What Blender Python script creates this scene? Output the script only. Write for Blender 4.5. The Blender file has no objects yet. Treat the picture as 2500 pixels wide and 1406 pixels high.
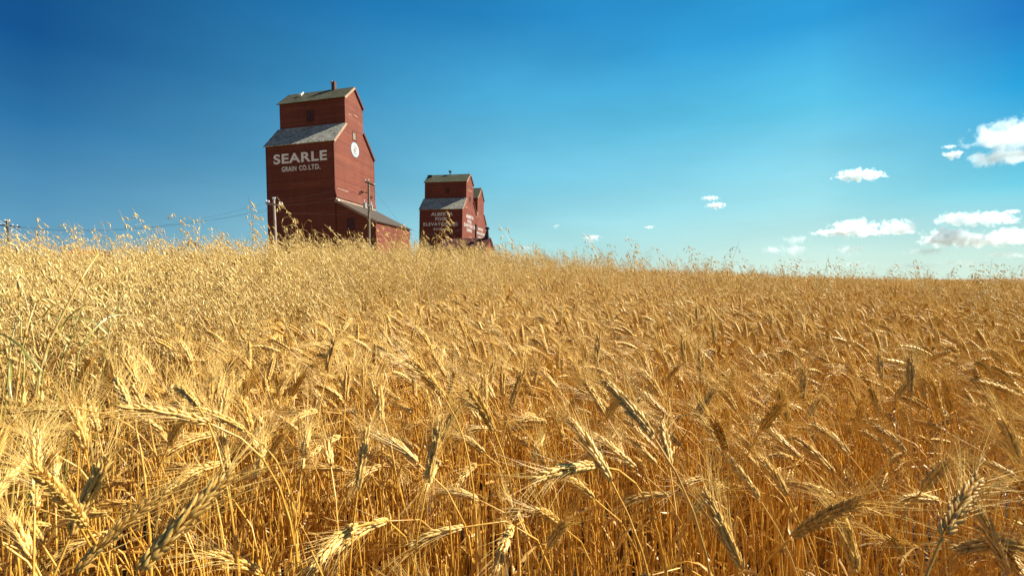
import bpy, math, random
import numpy as np
from mathutils import Vector, Matrix
from math import radians as R, sin, cos, pi

S = bpy.context.scene
COL = S.collection

# ---------------------------------------------------------------- camera, sky, sun, exposure
EYE = 1.05
F = 1150.0                                   # focal length in pixels of the 2500 px wide photograph
PITCH = math.atan(19 / F)                    # looking slightly down
cam = bpy.data.cameras.new('camera')
cam.sensor_width = 36.0
cam.lens = 36.0 * F / 2500
cam.clip_start, cam.clip_end = 0.02, 30000
cam.dof.use_dof = True
cam.dof.focus_distance = 1.25
cam.dof.aperture_fstop = 13.0
cam_o = bpy.data.objects.new('camera', cam)
COL.objects.link(cam_o)
cam_o.location = (0, 0, EYE)
cam_o.rotation_euler = (pi / 2 - PITCH, 0, 0)
S.camera = cam_o

SUN_AZ, SUN_EL = R(75), R(41)                # azimuth clockwise from the viewing direction
w = bpy.data.worlds.new('World')
S.world = w
w.use_nodes = True
nt = w.node_tree
bg = nt.nodes['Background']
sky = nt.nodes.new('ShaderNodeTexSky')
sky.sky_type = 'NISHITA'
sky.sun_disc = False
sky.sun_elevation = SUN_EL
sky.sun_rotation = SUN_AZ
sky.altitude = 800
sky.air_density = 1.0
sky.dust_density = 0.6
sky.ozone_density = 2.0
def srgb(c):
    return tuple(((q / 255 / 12.92) if q <= 10.3 else ((q / 255 + .055) / 1.055) ** 2.4) for q in c)
def wmath(op, a, b=None):
    n = nt.nodes.new('ShaderNodeMath'); n.operation = op
    for i, q in enumerate((a, b)):
        if q is None: continue
        if isinstance(q, (int, float)): n.inputs[i].default_value = q
        else: nt.links.new(q, n.inputs[i])
    return n.outputs[0]
tcw = nt.nodes.new('ShaderNodeTexCoord')
sepw = nt.nodes.new('ShaderNodeSeparateXYZ'); nt.links.new(tcw.outputs['Generated'], sepw.inputs[0])
elev = wmath('DIVIDE', wmath('ARCSINE', sepw.outputs[2]), R(60))          # 0 at the horizon, 1 at 60 degrees
azim = wmath('ARCTAN2', sepw.outputs[0], sepw.outputs[1])
def col(stops):
    n = nt.nodes.new('ShaderNodeValToRGB'); e = n.color_ramp.elements
    while len(e) < len(stops): e.new(0.5)
    for q, (d, c) in zip(e, stops): q.position = d / 60; q.color = (*srgb(c), 1)
    nt.links.new(elev, n.inputs[0]); return n.outputs[0]
# clear-air colours ahead of the camera: deep blue at right angles to the sun, pale and cyan towards it and low down
cA = col([(0, (112, 170, 194)), (7.2, (78, 145, 184)), (13.5, (38, 116, 170)), (20, (4, 82, 143)), (40, (3, 62, 118)), (60, (4, 52, 105))])
cB = col([(0, (198, 232, 222)), (4.2, (170, 225, 228)), (11.5, (122, 204, 230)), (20.7, (76, 176, 219)), (29, (34, 138, 200)), (60, (10, 84, 145))])
cC = col([(0, (214, 238, 222)), (2, (206, 237, 225)), (7.9, (162, 228, 237)), (17.5, (92, 202, 238)), (24.8, (36, 156, 216)), (60, (14, 80, 150))])
cD = col([(0, (208, 235, 220)), (2.5, (200, 234, 224)), (8, (110, 210, 233)), (15.6, (22, 162, 220)), (20.9, (6, 120, 197)), (60, (10, 70, 140))])
cE = col([(0, (175, 190, 195)), (20, (90, 125, 160)), (60, (18, 50, 100))])  # unseen sky behind the camera, brightness shaped to fill the shaded walls
def wmix(f, a, b, mode='MIX'):
    n = nt.nodes.new('ShaderNodeMix'); n.data_type = 'RGBA'; n.blend_type = mode
    for sock, q in ((n.inputs[0], f), (n.inputs[6], a), (n.inputs[7], b)):
        if isinstance(q, (int, float)): sock.default_value = q
        else: nt.links.new(q, sock)
    return n.outputs[2]
def band(lo, hi):
    n = nt.nodes.new('ShaderNodeMapRange')
    n.inputs['From Min'].default_value = R(lo); n.inputs['From Max'].default_value = R(hi)
    nt.links.new(azim, n.inputs['Value']); return n.outputs[0]
clr = wmix(band(-45, 0), cA, cB)
clr = wmix(band(0, 31), clr, cC)
clr = wmix(band(33, 47), clr, cD)
clr = wmix(band(50, 80), clr, cC)
clr = wmix(band(95, 150), clr, cE)
ray_veil = nt.nodes.new('ShaderNodeTexNoise'); ray_veil.inputs['Scale'].default_value = 3.0; ray_veil.inputs['Detail'].default_value = 4  # faint streaks put into the sky colour in place of soft light rays
mpw = nt.nodes.new('ShaderNodeMapping'); mpw.inputs['Scale'].default_value = (1, 1, 3.5); mpw.inputs['Rotation'].default_value = (0, R(35), 0)
nt.links.new(tcw.outputs['Generated'], mpw.inputs[0]); nt.links.new(mpw.outputs[0], ray_veil.inputs['Vector'])
gain = nt.nodes.new('ShaderNodeMapRange')
gain.inputs['From Min'].default_value = .3; gain.inputs['From Max'].default_value = .7; gain.inputs['To Min'].default_value = 0.93; gain.inputs['To Max'].default_value = 1.07
nt.links.new(ray_veil.outputs[0], gain.inputs['Value'])
sc_ = nt.nodes.new('ShaderNodeVectorMath'); sc_.operation = 'SCALE'
nt.links.new(clr, sc_.inputs[0]); nt.links.new(wmath('MULTIPLY', gain.outputs[0], 9.0), sc_.inputs['Scale'])
nt.links.new(wmix(0.95, sky.outputs[0], sc_.outputs[0]), bg.inputs['Color'])
bg.inputs['Strength'].default_value = 0.05

sl = bpy.data.lights.new('sun', 'SUN')
sl.energy = 5.0
sl.angle = R(0.5)
sl.color = (1.0, 0.95, 0.84)
so = bpy.data.objects.new('sun', sl)
COL.objects.link(so)
SUN = Vector((cos(SUN_EL) * sin(SUN_AZ), cos(SUN_EL) * cos(SUN_AZ), sin(SUN_EL)))
so.rotation_euler = (-SUN).to_track_quat('-Z', 'Y').to_euler()

S.view_settings.view_transform = 'Standard'
S.view_settings.look = 'None'
S.view_settings.gamma = 1
S.view_settings.exposure = 1.15
S.cycles.max_bounces = 16
S.cycles.diffuse_bounces = 3
S.cycles.glossy_bounces = 2
S.cycles.volume_bounces = 16
S.cycles.volume_step_rate = 0.4
S.cycles.volume_max_steps = 256

# ---------------------------------------------------------------- helpers
def tag(o, label=None, cat=None, group=None, kind=None):
    if label: o['label'] = label
    if cat: o['category'] = cat
    if group: o['group'] = group
    if kind: o['kind'] = kind
    return o

def link(name, mesh, mat=None, parent=None, smooth=False):
    o = bpy.data.objects.new(name, mesh)
    COL.objects.link(o)
    if mat is not None and not mesh.materials: mesh.materials.append(mat)
    if parent is not None: o.parent = parent
    if smooth: mesh.shade_smooth()
    return o

def empty(name, mat4=None, loc=None):
    o = bpy.data.objects.new(name, None)
    COL.objects.link(o)
    o.empty_display_size = 0.1
    if mat4 is not None: o.matrix_world = mat4
    if loc is not None: o.location = loc
    return o

class MB:
    """collects vertices and faces for one mesh"""
    def __init__(s): s.v, s.f, s.n = [], [], 0
    def add(s, v, f):
        v = np.asarray(v, float).reshape(-1, 3)
        s.v.append(v); s.f.extend([tuple(int(i) + s.n for i in q) for q in f]); s.n += len(v)
        return s
    def box(s, a, b):
        (x0, y0, z0), (x1, y1, z1) = a, b
        return s.add([(x0,y0,z0),(x1,y0,z0),(x1,y1,z0),(x0,y1,z0),(x0,y0,z1),(x1,y0,z1),(x1,y1,z1),(x0,y1,z1)],
                     [(0,3,2,1),(4,5,6,7),(0,1,5,4),(1,2,6,5),(2,3,7,6),(3,0,4,7)])
    def prism(s, poly, axis_vec):
        """poly: 3-D outline, extruded by axis_vec"""
        p = np.asarray(poly, float); q = p + np.asarray(axis_vec, float); n = len(p)
        f = [tuple(range(n - 1, -1, -1)), tuple(range(n, 2 * n))]
        f += [(i, (i + 1) % n, n + (i + 1) % n, n + i) for i in range(n)]
        return s.add(np.vstack([p, q]), f)
    def slab(s, quad, th):
        """a flat quad given thickness downward along its normal"""
        p = [Vector(q) for q in quad]
        n = (p[1] - p[0]).cross(p[3] - p[0]).normalized() * th
        return s.prism(quad, n)
    def tube(s, path, rad, sides=6, caps=True):
        p = np.asarray(path, float); k = len(p)
        r = np.full(k, rad) if np.isscalar(rad) else np.asarray(rad, float)
        t = np.gradient(p, axis=0); t /= np.linalg.norm(t, axis=1)[:, None] + 1e-12
        a = np.array([0, 0, 1.]) if abs(t[0][2]) < .9 else np.array([1., 0, 0])
        n = np.cross(t[0], a); n /= np.linalg.norm(n)
        vs = []
        for i in range(k):
            n = n - t[i] * (n @ t[i]); n /= np.linalg.norm(n) + 1e-12
            b = np.cross(t[i], n)
            for j in range(sides):
                th = 2 * pi * j / sides
                vs.append(p[i] + r[i] * (cos(th) * n + sin(th) * b))
        f = []
        for i in range(k - 1):
            for j in range(sides):
                a0, a1 = i * sides + j, i * sides + (j + 1) % sides
                f.append((a0, a1, a1 + sides, a0 + sides))
        if caps:
            f.append(tuple(range(sides - 1, -1, -1)))
            f.append(tuple(range((k - 1) * sides, k * sides)))
        return s.add(vs, f)
    def pieces(s):
        """one builder for each shape that was added"""
        out = []; lo = 0; k = 0
        for v in s.v:
            hi = lo + len(v); b = MB(); b.v = [v]; b.n = len(v); b.f = []
            while k < len(s.f) and s.f[k][0] < hi:
                b.f.append(tuple(i - lo for i in s.f[k])); k += 1
            out.append(b); lo = hi
        return out
    def mesh(s, name):
        m = bpy.data.meshes.new(name)
        v = np.vstack(s.v) if s.v else np.zeros((0, 3))
        m.from_pydata(v.tolist(), [], s.f)
        m.update()
        return m
    def obj(s, name, mat, parent=None, smooth=False):
        return link(name, s.mesh(name), mat, parent, smooth)

def px_ray(x, y):
    d = np.array([(x - 1250) / F, 1.0, -(y - 703) / F])
    c, s_ = cos(-PITCH), sin(-PITCH)
    return np.array([d[0], c * d[1] - s_ * d[2], s_ * d[1] + c * d[2]])
CAMP = np.array([0, 0, EYE])
def at(x, y, depth):
    r = px_ray(x, y)
    return CAMP + r * (depth / r[1])

# ---------------------------------------------------------------- materials
def newmat(name):
    m = bpy.data.materials.new(name)
    m.use_nodes = True
    t = m.node_tree
    b = t.nodes['Principled BSDF']
    b.inputs['Roughness'].default_value = 0.8
    b.inputs['Specular IOR Level'].default_value = 0.25
    return m, t, b
def N(t, typ, **kw):
    n = t.nodes.new(typ)
    for k, v in kw.items():
        if k.startswith('i_'): n.inputs[k[2:].replace('_', ' ')].default_value = v
        else: setattr(n, k, v)
    return n
def math_n(t, op, a, b=None, c=None):
    n = t.nodes.new('ShaderNodeMath'); n.operation = op
    for i, q in enumerate((a, b, c)):
        if q is None: continue
        if isinstance(q, (int, float)): n.inputs[i].default_value = q
        else: t.links.new(q, n.inputs[i])
    return n.outputs[0]
def ramp(t, fac, stops):
    n = t.nodes.new('ShaderNodeValToRGB')
    e = n.color_ramp.elements
    while len(e) < len(stops): e.new(0.5)
    for q, (p, c) in zip(e, stops):
        q.position = p; q.color = (*c, 1) if len(c) == 3 else c
    if fac is not None: t.links.new(fac, n.inputs[0])
    return n.outputs[0]
def mixc(t, fac, a, b, mode='MIX'):
    n = t.nodes.new('ShaderNodeMix'); n.data_type = 'RGBA'; n.blend_type = mode
    for sock, q in ((n.inputs[0], fac), (n.inputs[6], a), (n.inputs[7], b)):
        if isinstance(q, (int, float)): sock.default_value = q
        elif isinstance(q, tuple): sock.default_value = (*q, 1)
        else: t.links.new(q, sock)
    return n.outputs[2]
def noise(t, vec, scale, detail=3, rough=0.55):
    n = N(t, 'ShaderNodeTexNoise', i_Scale=scale, i_Detail=detail, i_Roughness=rough)
    if vec is not None: t.links.new(vec, n.inputs['Vector'])
    return n.outputs[0]
def mapping(t, vec, scale=(1, 1, 1)):
    n = N(t, 'ShaderNodeMapping'); n.inputs['Scale'].default_value = scale
    t.links.new(vec, n.inputs['Vector'])
    return n.outputs[0]

def plain(name, col, var=0.2, scale=3.0, rough=0.8, metal=0.0):
    m, t, b = newmat(name)
    tc = N(t, 'ShaderNodeTexCoord')
    nz = noise(t, tc.outputs['Object'], scale, 4)
    c = ramp(t, nz, [(0.25, tuple(q * (1 - var) for q in col)), (0.75, tuple(min(1, q * (1 + var)) for q in col))])
    t.links.new(c, b.inputs['Base Color'])
    b.inputs['Roughness'].default_value = rough
    b.inputs['Metallic'].default_value = metal
    return m

def siding(name, base, course=0.21):
    """horizontal painted clapboards, weathered"""
    m, t, b = newmat(name)
    tc = N(t, 'ShaderNodeTexCoord')
    sep = N(t, 'ShaderNodeSeparateXYZ'); t.links.new(tc.outputs['Object'], sep.inputs[0])
    zc = math_n(t, 'DIVIDE', sep.outputs[2], course)
    row = math_n(t, 'FLOOR', zc)
    fr = math_n(t, 'FRACT', zc)
    along = math_n(t, 'ADD', sep.outputs[0], sep.outputs[1])
    # boards of 3-5 m, jogged from course to course
    off = N(t, 'ShaderNodeTexWhiteNoise', noise_dimensions='1D'); t.links.new(row, off.inputs['W'])
    seg = math_n(t, 'FLOOR', math_n(t, 'ADD', math_n(t, 'DIVIDE', along, 3.6), math_n(t, 'MULTIPLY', off.outputs[0], 7.0)))
    cmb = N(t, 'ShaderNodeCombineXYZ'); t.links.new(row, cmb.inputs[0]); t.links.new(seg, cmb.inputs[1])
    wn = N(t, 'ShaderNodeTexWhiteNoise', noise_dimensions='3D'); t.links.new(cmb.outputs[0], wn.inputs['Vector'])
    streak = noise(t, mapping(t, tc.outputs['Object'], (0.7, 0.7, 9.0)), 1.6, 5, 0.65)
    blotch = noise(t, tc.outputs['Object'], 0.35, 4, 0.6)
    lo = tuple(q * 0.62 for q in base); hi = tuple(min(1, q * 1.35) for q in base)
    c = ramp(t, wn.outputs[0], [(0.0, lo), (0.5, base), (0.93, hi), (1.0, (hi[0] * 1.25, hi[1] * 2.2, hi[2] * 2.6))])
    c = mixc(t, 0.45, c, ramp(t, streak, [(0.3, tuple(q * 0.55 for q in base)), (0.7, (base[0] * 1.25, base[1] * 1.3, base[2] * 1.3))]))
    c = mixc(t, 0.5, c, ramp(t, blotch, [(0.35, tuple(q * 0.7 for q in base)), (0.65, tuple(q * 1.2 for q in base))]))
    wash = noise(t, mapping(t, tc.outputs['Object'], (1.3, 1.3, 0.09)), 1.0, 5, 0.7)
    c = mixc(t, 0.32, c, ramp(t, wash, [(0.30, tuple(q * 0.55 for q in base)), (0.5, base), (0.72, (base[0] * 1.2, base[1] * 1.5, base[2] * 1.7))]))
    flake = noise(t, mapping(t, tc.outputs['Object'], (1.2, 1.2, 5.0)), 2.2, 6, 0.75)
    c = mixc(t, ramp(t, flake, [(0.60, (0, 0, 0)), (0.72, (.45, .45, .45))]), c, (0.22, 0.09, 0.055))
    rown = N(t, 'ShaderNodeTexWhiteNoise', noise_dimensions='1D'); t.links.new(math_n(t, 'ADD', row, 0.37), rown.inputs['W'])
    c = mixc(t, 1.0, c, ramp(t, rown.outputs[0], [(0.0, (.86, .85, .85)), (0.6, (1, 1, 1)), (1.0, (1.12, 1.2, 1.22))]), 'MULTIPLY')
    gap = ramp(t, fr, [(0.0, (0.2, 0.2, 0.2)), (0.2, (0.4, 0.4, 0.4)), (0.34, (1, 1, 1))])
    c = mixc(t, 1.0, c, gap, 'MULTIPLY')
    t.links.new(c, b.inputs['Base Color'])
    bmp = N(t, 'ShaderNodeBump', i_Strength=0.25, i_Distance=0.015)
    h = math_n(t, 'SUBTRACT', 1.0, fr)
    h = math_n(t, 'ADD', h, math_n(t, 'MULTIPLY', streak, 0.5))
    t.links.new(h, bmp.inputs['Height']); t.links.new(bmp.outputs[0], b.inputs['Normal'])
    b.inputs['Roughness'].default_value = 0.75
    return m

def shingles(name, lo, hi):
    m, t, b = newmat(name)
    tc = N(t, 'ShaderNodeTexCoord')
    sep = N(t, 'ShaderNodeSeparateXYZ'); t.links.new(tc.outputs['Object'], sep.inputs[0])
    row = math_n(t, 'FLOOR', math_n(t, 'DIVIDE', sep.outputs[2], 0.13))
    frz = math_n(t, 'FRACT', math_n(t, 'DIVIDE', sep.outputs[2], 0.13))
    off = N(t, 'ShaderNodeTexWhiteNoise', noise_dimensions='1D'); t.links.new(row, off.inputs['W'])
    seg = math_n(t, 'FLOOR', math_n(t, 'ADD', math_n(t, 'DIVIDE', math_n(t, 'ADD', sep.outputs[0], sep.outputs[1]), 0.17), math_n(t, 'MULTIPLY', off.outputs[0], 9.0)))
    cmb = N(t, 'ShaderNodeCombineXYZ'); t.links.new(row, cmb.inputs[0]); t.links.new(seg, cmb.inputs[1])
    wn = N(t, 'ShaderNodeTexWhiteNoise', noise_dimensions='3D'); t.links.new(cmb.outputs[0], wn.inputs['Vector'])
    c = ramp(t, wn.outputs[0], [(0, lo), (1, hi)])
    bl = noise(t, tc.outputs['Object'], 0.8, 5, 0.65)
    c = mixc(t, 0.45, c, ramp(t, bl, [(0.35, lo), (0.7, hi)]))
    t.links.new(c, b.inputs['Base Color'])
    bmp = N(t, 'ShaderNodeBump', i_Strength=0.25, i_Distance=0.015)
    t.links.new(math_n(t, 'ADD', math_n(t, 'SUBTRACT', 1.0, frz), wn.outputs[0]), bmp.inputs['Height'])
    t.links.new(bmp.outputs[0], b.inputs['Normal'])
    return m

RED = siding('red_siding', (0.200, 0.050, 0.024))
RED_B = siding('red_siding_b', (0.195, 0.048, 0.025))
SHINGLE = shingles('cedar_shingles', (0.13, 0.125, 0.10), (0.56, 0.53, 0.42))
MOSSY = shingles('mossy_shingles', (0.045, 0.048, 0.025), (0.13, 0.125, 0.075))
BROWNROOF = shingles('brown_roof', (0.05, 0.038, 0.028), (0.085, 0.066, 0.048))
REDROOF = shingles('red_roof', (0.10, 0.032, 0.025), (0.125, 0.045, 0.033))
TRIM = plain('weathered_trim', (0.34, 0.22, 0.145), 0.3)
DARKTRIM = plain('red_trim', (0.11, 0.026, 0.017), 0.25)
WHITEPAINT = plain('white_paint', (0.80, 0.78, 0.72), 0.1, 1.5)
BRIGHTPAINT = plain('bright_white_paint', (0.52, 0.52, 0.49), 0.06, 1.5)
PALEBLUE = plain('pale_blue_paint', (0.24, 0.38, 0.46), 0.1)
GREYPAINT = plain('grey_paint', (0.20, 0.20, 0.21), 0.1)
DARKGLASS = plain('dark_boarded_pane', (0.055, 0.024, 0.02), 0.3, 4.0, 0.5)
BRICKY = plain('sooty_brick', (0.10, 0.05, 0.045), 0.4, 6.0)
METAL = plain('pale_metal', (0.5, 0.52, 0.53), 0.1, 2.0, 0.45, 0.3)
DARKMETAL = plain('dark_metal', (0.045, 0.04, 0.04), 0.3, 4.0, 0.6)
POLEWOOD = plain('pole_wood', (0.19, 0.15, 0.10), 0.35, 9.0)
POLEGREY = plain('grey_pole_wood', (0.34, 0.28, 0.23), 0.3, 9.0)
POLEDARK = plain('dark_pole_wood', (0.06, 0.042, 0.036), 0.3, 9.0)
TANK = plain('grey_enamel', (0.36, 0.40, 0.38), 0.12, 5.0, 0.5)
WIRE = plain('wire', (0.06, 0.06, 0.065), 0.1)
GLASSINS = plain('insulator_glaze', (0.62, 0.66, 0.70), 0.1, 3.0, 0.25)

# ---------------------------------------------------------------- terrain
XS = [-300, 0, 300, 600, 900, 1050, 1200, 1350, 1500, 1800, 2100, 2500, 2900]
HS = [.22, .26, .29, .34, .44, .51, .56, .55, .52, .43, .33, .24, .22]
RS = [4.5, 4.5, 4.8, 5.2, 6.0, 6.8, 8.0, 9.0, 10, 13, 16, 21, 24]
def ground(x, y):
    x = np.asarray(x, float); y = np.asarray(y, float)
    r = np.hypot(x, y)
    az = np.arctan2(x, y)
    px = 1250 + F * np.tan(np.clip(az, -0.98, 0.98))
    H = np.interp(px, XS, HS); RR = np.interp(px, XS, RS)
    back = np.clip((np.abs(az) - 1.0) / 1.2, 0, 1)      # behind the camera the field lies flat
    H = H * (1 - back)
    t = np.clip(r / RR, 0, 1)
    up = H * (t ** 1.7) * (1 - 0.0)
    q = np.clip((r - RR) / (RR * 0.6 + 14), 0, 1); q = q * q * (3 - 2 * q)
    g = up + (-0.9 - H) * q
    g = g + 0.018 * np.sin(x * 1.3 + 0.5) * np.sin(y * 1.1) * np.clip(r / 2, 0, 1)
    return g

def soil_material():
    m, t, b = newmat('soil')
    geo = N(t, 'ShaderNodeNewGeometry')
    P = geo.outputs['Position']
    n1 = noise(t, P, 14.0, 6, 0.7); n2 = noise(t, P, 0.6, 4)
    soil = ramp(t, n1, [(0.3, (0.014, 0.010, 0.008)), (0.7, (0.055, 0.038, 0.026))])
    stub = ramp(t, noise(t, P, 0.35, 6, 0.7), [(0.3, (0.20, 0.125, 0.05)), (0.7, (0.32, 0.21, 0.085))])
    ln = N(t, 'ShaderNodeVectorMath', operation='LENGTH'); t.links.new(P, ln.inputs[0])
    far = math_n(t, 'DIVIDE', math_n(t, 'SUBTRACT', ln.outputs['Value'], 26.0), 14.0)
    fc = N(t, 'ShaderNodeClamp'); t.links.new(far, fc.inputs[0])
    t.links.new(mixc(t, fc.outputs[0], soil, stub), b.inputs['Base Color'])
    bmp = N(t, 'ShaderNodeBump', i_Strength=0.8, i_Distance=0.02)
    t.links.new(n1, bmp.inputs['Height']); t.links.new(bmp.outputs[0], b.inputs['Normal'])
    b.inputs['Roughness'].default_value = 0.95
    return m

def build_ground():
    rr = np.concatenate([[0.0], np.geomspace(0.25, 60, 90), np.geomspace(75, 9000, 34)])
    na = 200
    aa = np.linspace(-pi, pi, na, endpoint=False)
    v = [(0, 0, float(ground(0.0, 1e-6)))]
    for r in rr[1:]:
        x, y = r * np.sin(aa), r * np.cos(aa)
        z = ground(x, y)
        v += list(zip(x.tolist(), y.tolist(), z.tolist()))
    f = [(0, 1 + (j + 1) % na, 1 + j) for j in range(na)]
    for i in range(len(rr) - 2):
        a, b = 1 + i * na, 1 + (i + 1) * na
        for j in range(na):
            k = (j + 1) % na
            f.append((a + j, a + k, b + k, b + j))
    m = bpy.data.meshes.new('ground'); m.from_pydata(v, [], f); m.update(); m.shade_smooth()
    return tag(link('ground', m, soil_material()), kind='structure')
build_ground()

def build_hill():
    """low brown rise on the skyline far beyond the field"""
    mb = MB(); n = 40; vs = []
    a = at(2230, 684, 1500); b = at(2900, 684, 1150)
    for i in range(n + 1):
        t = i / n
        p = a + (b - a) * t
        h = 10.0 * (1 - (1 - min(1, t * 1.15)) ** 2) + 0.5 * sin(t * 17) * t
        d = np.array([0.45, 0.89, 0]) * 320
        vs += [(p[0], p[1], -3.0), (p[0] + d[0] * .25, p[1] + d[1] * .25, -2 + h * .75), (p[0] + d[0] * .5, p[1] + d[1] * .5, -1 + h),
               (p[0] + d[0], p[1] + d[1], -3.0)]
    f = []
    for i in range(n):
        for k in range(3):
            q = i * 4 + k
            f.append((q, q + 4, q + 5, q + 1))
    mb.add(vs, f)
    tag(mb.obj('hill', plain('hill_grass', (0.22, 0.15, 0.08), 0.3, 0.02), None, True), kind='structure')
build_hill()

# ---------------------------------------------------------------- grain elevators
def frame(O, vpx, lean):
    a = math.atan((vpx - 1250) / F)
    V = Vector((sin(a), cos(a), 0)); U0 = Vector((cos(a), -sin(a), 0)); W0 = Vector((0, 0, 1))
    U = U0 * cos(lean) + W0 * sin(lean); W = W0 * cos(lean) - U0 * sin(lean)
    M = Matrix((U, V, W)).transposed().to_4x4()
    M.translation = Vector(O)
    return M

def text_mesh(name, s, w, h, bold=0.0, depth=0.02, spacing=1.0):
    """flat block lettering fitted to a w x h box, lower left corner at the origin, in the xy plane"""
    c = bpy.data.curves.new(name, 'FONT')
    c.body = s; c.size = 1.0; c.offset = bold; c.extrude = depth / 2; c.space_character = spacing
    o = bpy.data.objects.new(name, c); COL.objects.link(o)
    dg = bpy.context.evaluated_depsgraph_get()
    m = bpy.data.meshes.new_from_object(o.evaluated_get(dg))
    bpy.data.objects.remove(o); bpy.data.curves.remove(c)
    co = np.array([v.co[:] for v in m.vertices]); lo, hi = co.min(0), co.max(0)
    for v in m.vertices:
        v.co.x = (v.co.x - lo[0]) / (hi[0] - lo[0]) * w
        v.co.y = (v.co.y - lo[1]) / (hi[1] - lo[1]) * h
    m.name = name
    return m

def lettering(parent, s, x0, x1, z0, z1, side, mat, bold=0.012, proud=0.015):
    m = text_mesh('lettering', s, x1 - x0, z1 - z0, bold, 0.02, 1.1 if bold < .05 else 1.0)
    o = link('lettering', m, mat, parent)
    if side == 'front':
        o.matrix_local = Matrix(((1,0,0,x0),(0,0,-1,-proud),(0,1,0,z0),(0,0,0,1)))
    else:
        o.matrix_local = Matrix(((0,0,1,proud),(1,0,0,x0),(0,1,0,z0),(0,0,0,1)))
    return o

def elevator(name, M, label, L, D, we, v1, v2, wj, wc, vr, wr, mat, ov=0.2, wbase=-1.5):
    """L front width, D depth; eave wj etc. as a profile in the gable plane"""
    root = empty(name, M)
    tag(root, label, 'grain elevator')
    # lower body
    body = [(0, 0, wbase), (0, D, wbase), (0, D, we), (0, v2, wj), (0, v1, wj), (0, 0, we)]
    MB().prism(body, (-L, 0, 0)).obj('wall', mat, root)
    cup = [(0, v1, wj + .003), (0, v2, wj + .003), (0, v2, wc), (0, vr, wr), (0, v1, wc)]
    # headhouse stands 3 mm proud so that no faces coincide
    e = 0.003
    cup = [(e, v + (e if v > vr else (-e if v < vr else 0)), w_) for _, v, w_ in cup]
    MB().prism(cup, (-L - 2 * e, 0, 0)).obj('headhouse', mat, root)
    th = 0.09
    def roof(va, wa, vb, wb, nm='roof', m=SHINGLE):
        """slope from eave (va,wa) up to (vb,wb)"""
        d = Vector((0, vb - va, wb - wa)).normalized()
        a = Vector((0, va, wa)) - d * ov; b = Vector((0, vb, wb))
        nrm = Vector((1, 0, 0)).cross(d)
        if nrm.z < 0: nrm = -nrm
        up = nrm * 0.012
        q = [Vector((ov * .6, 0, 0)) + a + up, Vector((ov * .6, 0, 0)) + b + up, Vector((-L - ov, 0, 0)) + b + up, Vector((-L - ov, 0, 0)) + a + up]
        r = MB().prism(q, nrm * th).obj(nm, m, root)
        # rake board under the right edge, facing the sun
        k = Vector((ov * .6, 0, 0))
        q2 = [k + a - nrm * .16, k + b - nrm * .16, k + b + nrm * (th - .01), k + a + nrm * (th - .01)]
        MB().prism(q2, (0.035, 0, 0)).obj('rake_board', TRIM if vb > va else DARKTRIM, root)
        return r
    roof(0, we, v1, wj); roof(D, we, v2, wj)
    roof(v1, wc, vr, wr, m=MOSSY); roof(v2, wc, vr, wr, m=MOSSY)
    # corner boards
    for (u, v) in ((0, 0), (-L, 0), (0, D)):
        MB().box((u - .06, v - .06, wbase), (u + .02, v + .06, we - .05)).obj('corner_board', DARKTRIM, root)
    return root

def window(parent, side, a0, a1, z0, z1, off=0.0, pane=DARKGLASS, fr=DARKTRIM, grid=True):
    """framed opening; side 'front' lies at v=off facing the camera, 'side' at u=off"""
    t = 0.09
    def bx(mb, p0, p1, q0, q1, d0, d1):
        if side == 'front': mb.box((p0, off - d1, q0), (p1, off - d0, q1))
        else: mb.box((off + d0, p0, q0), (off + d1, p1, q1))
    mb = MB()
    bx(mb, a0 - t, a0, z0 - t, z1 + t, -.02, .045); bx(mb, a1, a1 + t, z0 - t, z1 + t, -.02, .045)
    bx(mb, a0, a1, z1, z1 + t, -.02, .045); bx(mb, a0, a1, z0 - t, z0, -.02, .06)
    f = mb.obj('window', fr, parent)
    mb = MB(); bx(mb, a0, a1, z0, z1, -.02, .012); mb.obj('pane', pane, f)
    if grid:
        mb = MB(); c = (a0 + a1) / 2; zc = (z0 + z1) / 2
        bx(mb, c - .025, c + .025, z0, z1, .012, .035); bx(mb, a0, c - .025, zc - .025, zc + .025, .012, .034); bx(mb, c + .025, a1, zc - .025, zc + .025, .012, .034)
        mb.obj('muntin', fr, f)

# -- the near elevator
M1 = frame((-19.536, 52.922, -0.6), 1500, 0.025)
e1 = elevator('grain_elevator', M1, 'nearest and tallest red wooden elevator, round white emblem on its sunlit gable', 8.74, 8.95, 17.36, 2.45, 6.46, 19.98, 23.1, 4.55, 24.95, RED, 0.24)
lettering(e1, 'SEARLE', -7.80, -0.90, 15.17, 16.30, 'front', WHITEPAINT, 0.028)
for s_, x0, x1 in (('GRAIN', -6.75, -4.85), ('CO.', -4.47, -3.42), ('LTD.', -3.25, -1.79)):
    lettering(e1, s_, x0, x1, 14.25, 14.82, 'front', WHITEPAINT, 0.016)
window(e1, 'front', -4.98, -4.17, 20.62, 21.86, 2.45 - .003)
window(e1, 'side', 4.0, 4.68, 18.6, 19.1 + .35, 0.0, plain('grey_board', (0.22, 0.17, 0.13), 0.2), DARKTRIM, False)
def disc(parent, vc, wc, r, off, th, mat, name, n=40):
    pts = [(off, vc + r * cos(2 * pi * i / n), wc + r * sin(2 * pi * i / n)) for i in range(n)]
    return MB().prism(pts, (th, 0, 0)).obj(name, mat, parent)
em = disc(e1, 4.38, 17.40, 0.88, 0.004, 0.03, PALEBLUE, 'emblem')
disc(em, 4.38, 17.40, 0.73, 0.034, 0.012, BRIGHTPAINT, 'emblem_face')
sm = lettering(em, 'S', 4.00, 4.78, 16.84, 17.96, 'side', GREYPAINT, 0.07, 0.056)
sm.name = 'emblem_letter'
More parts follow.
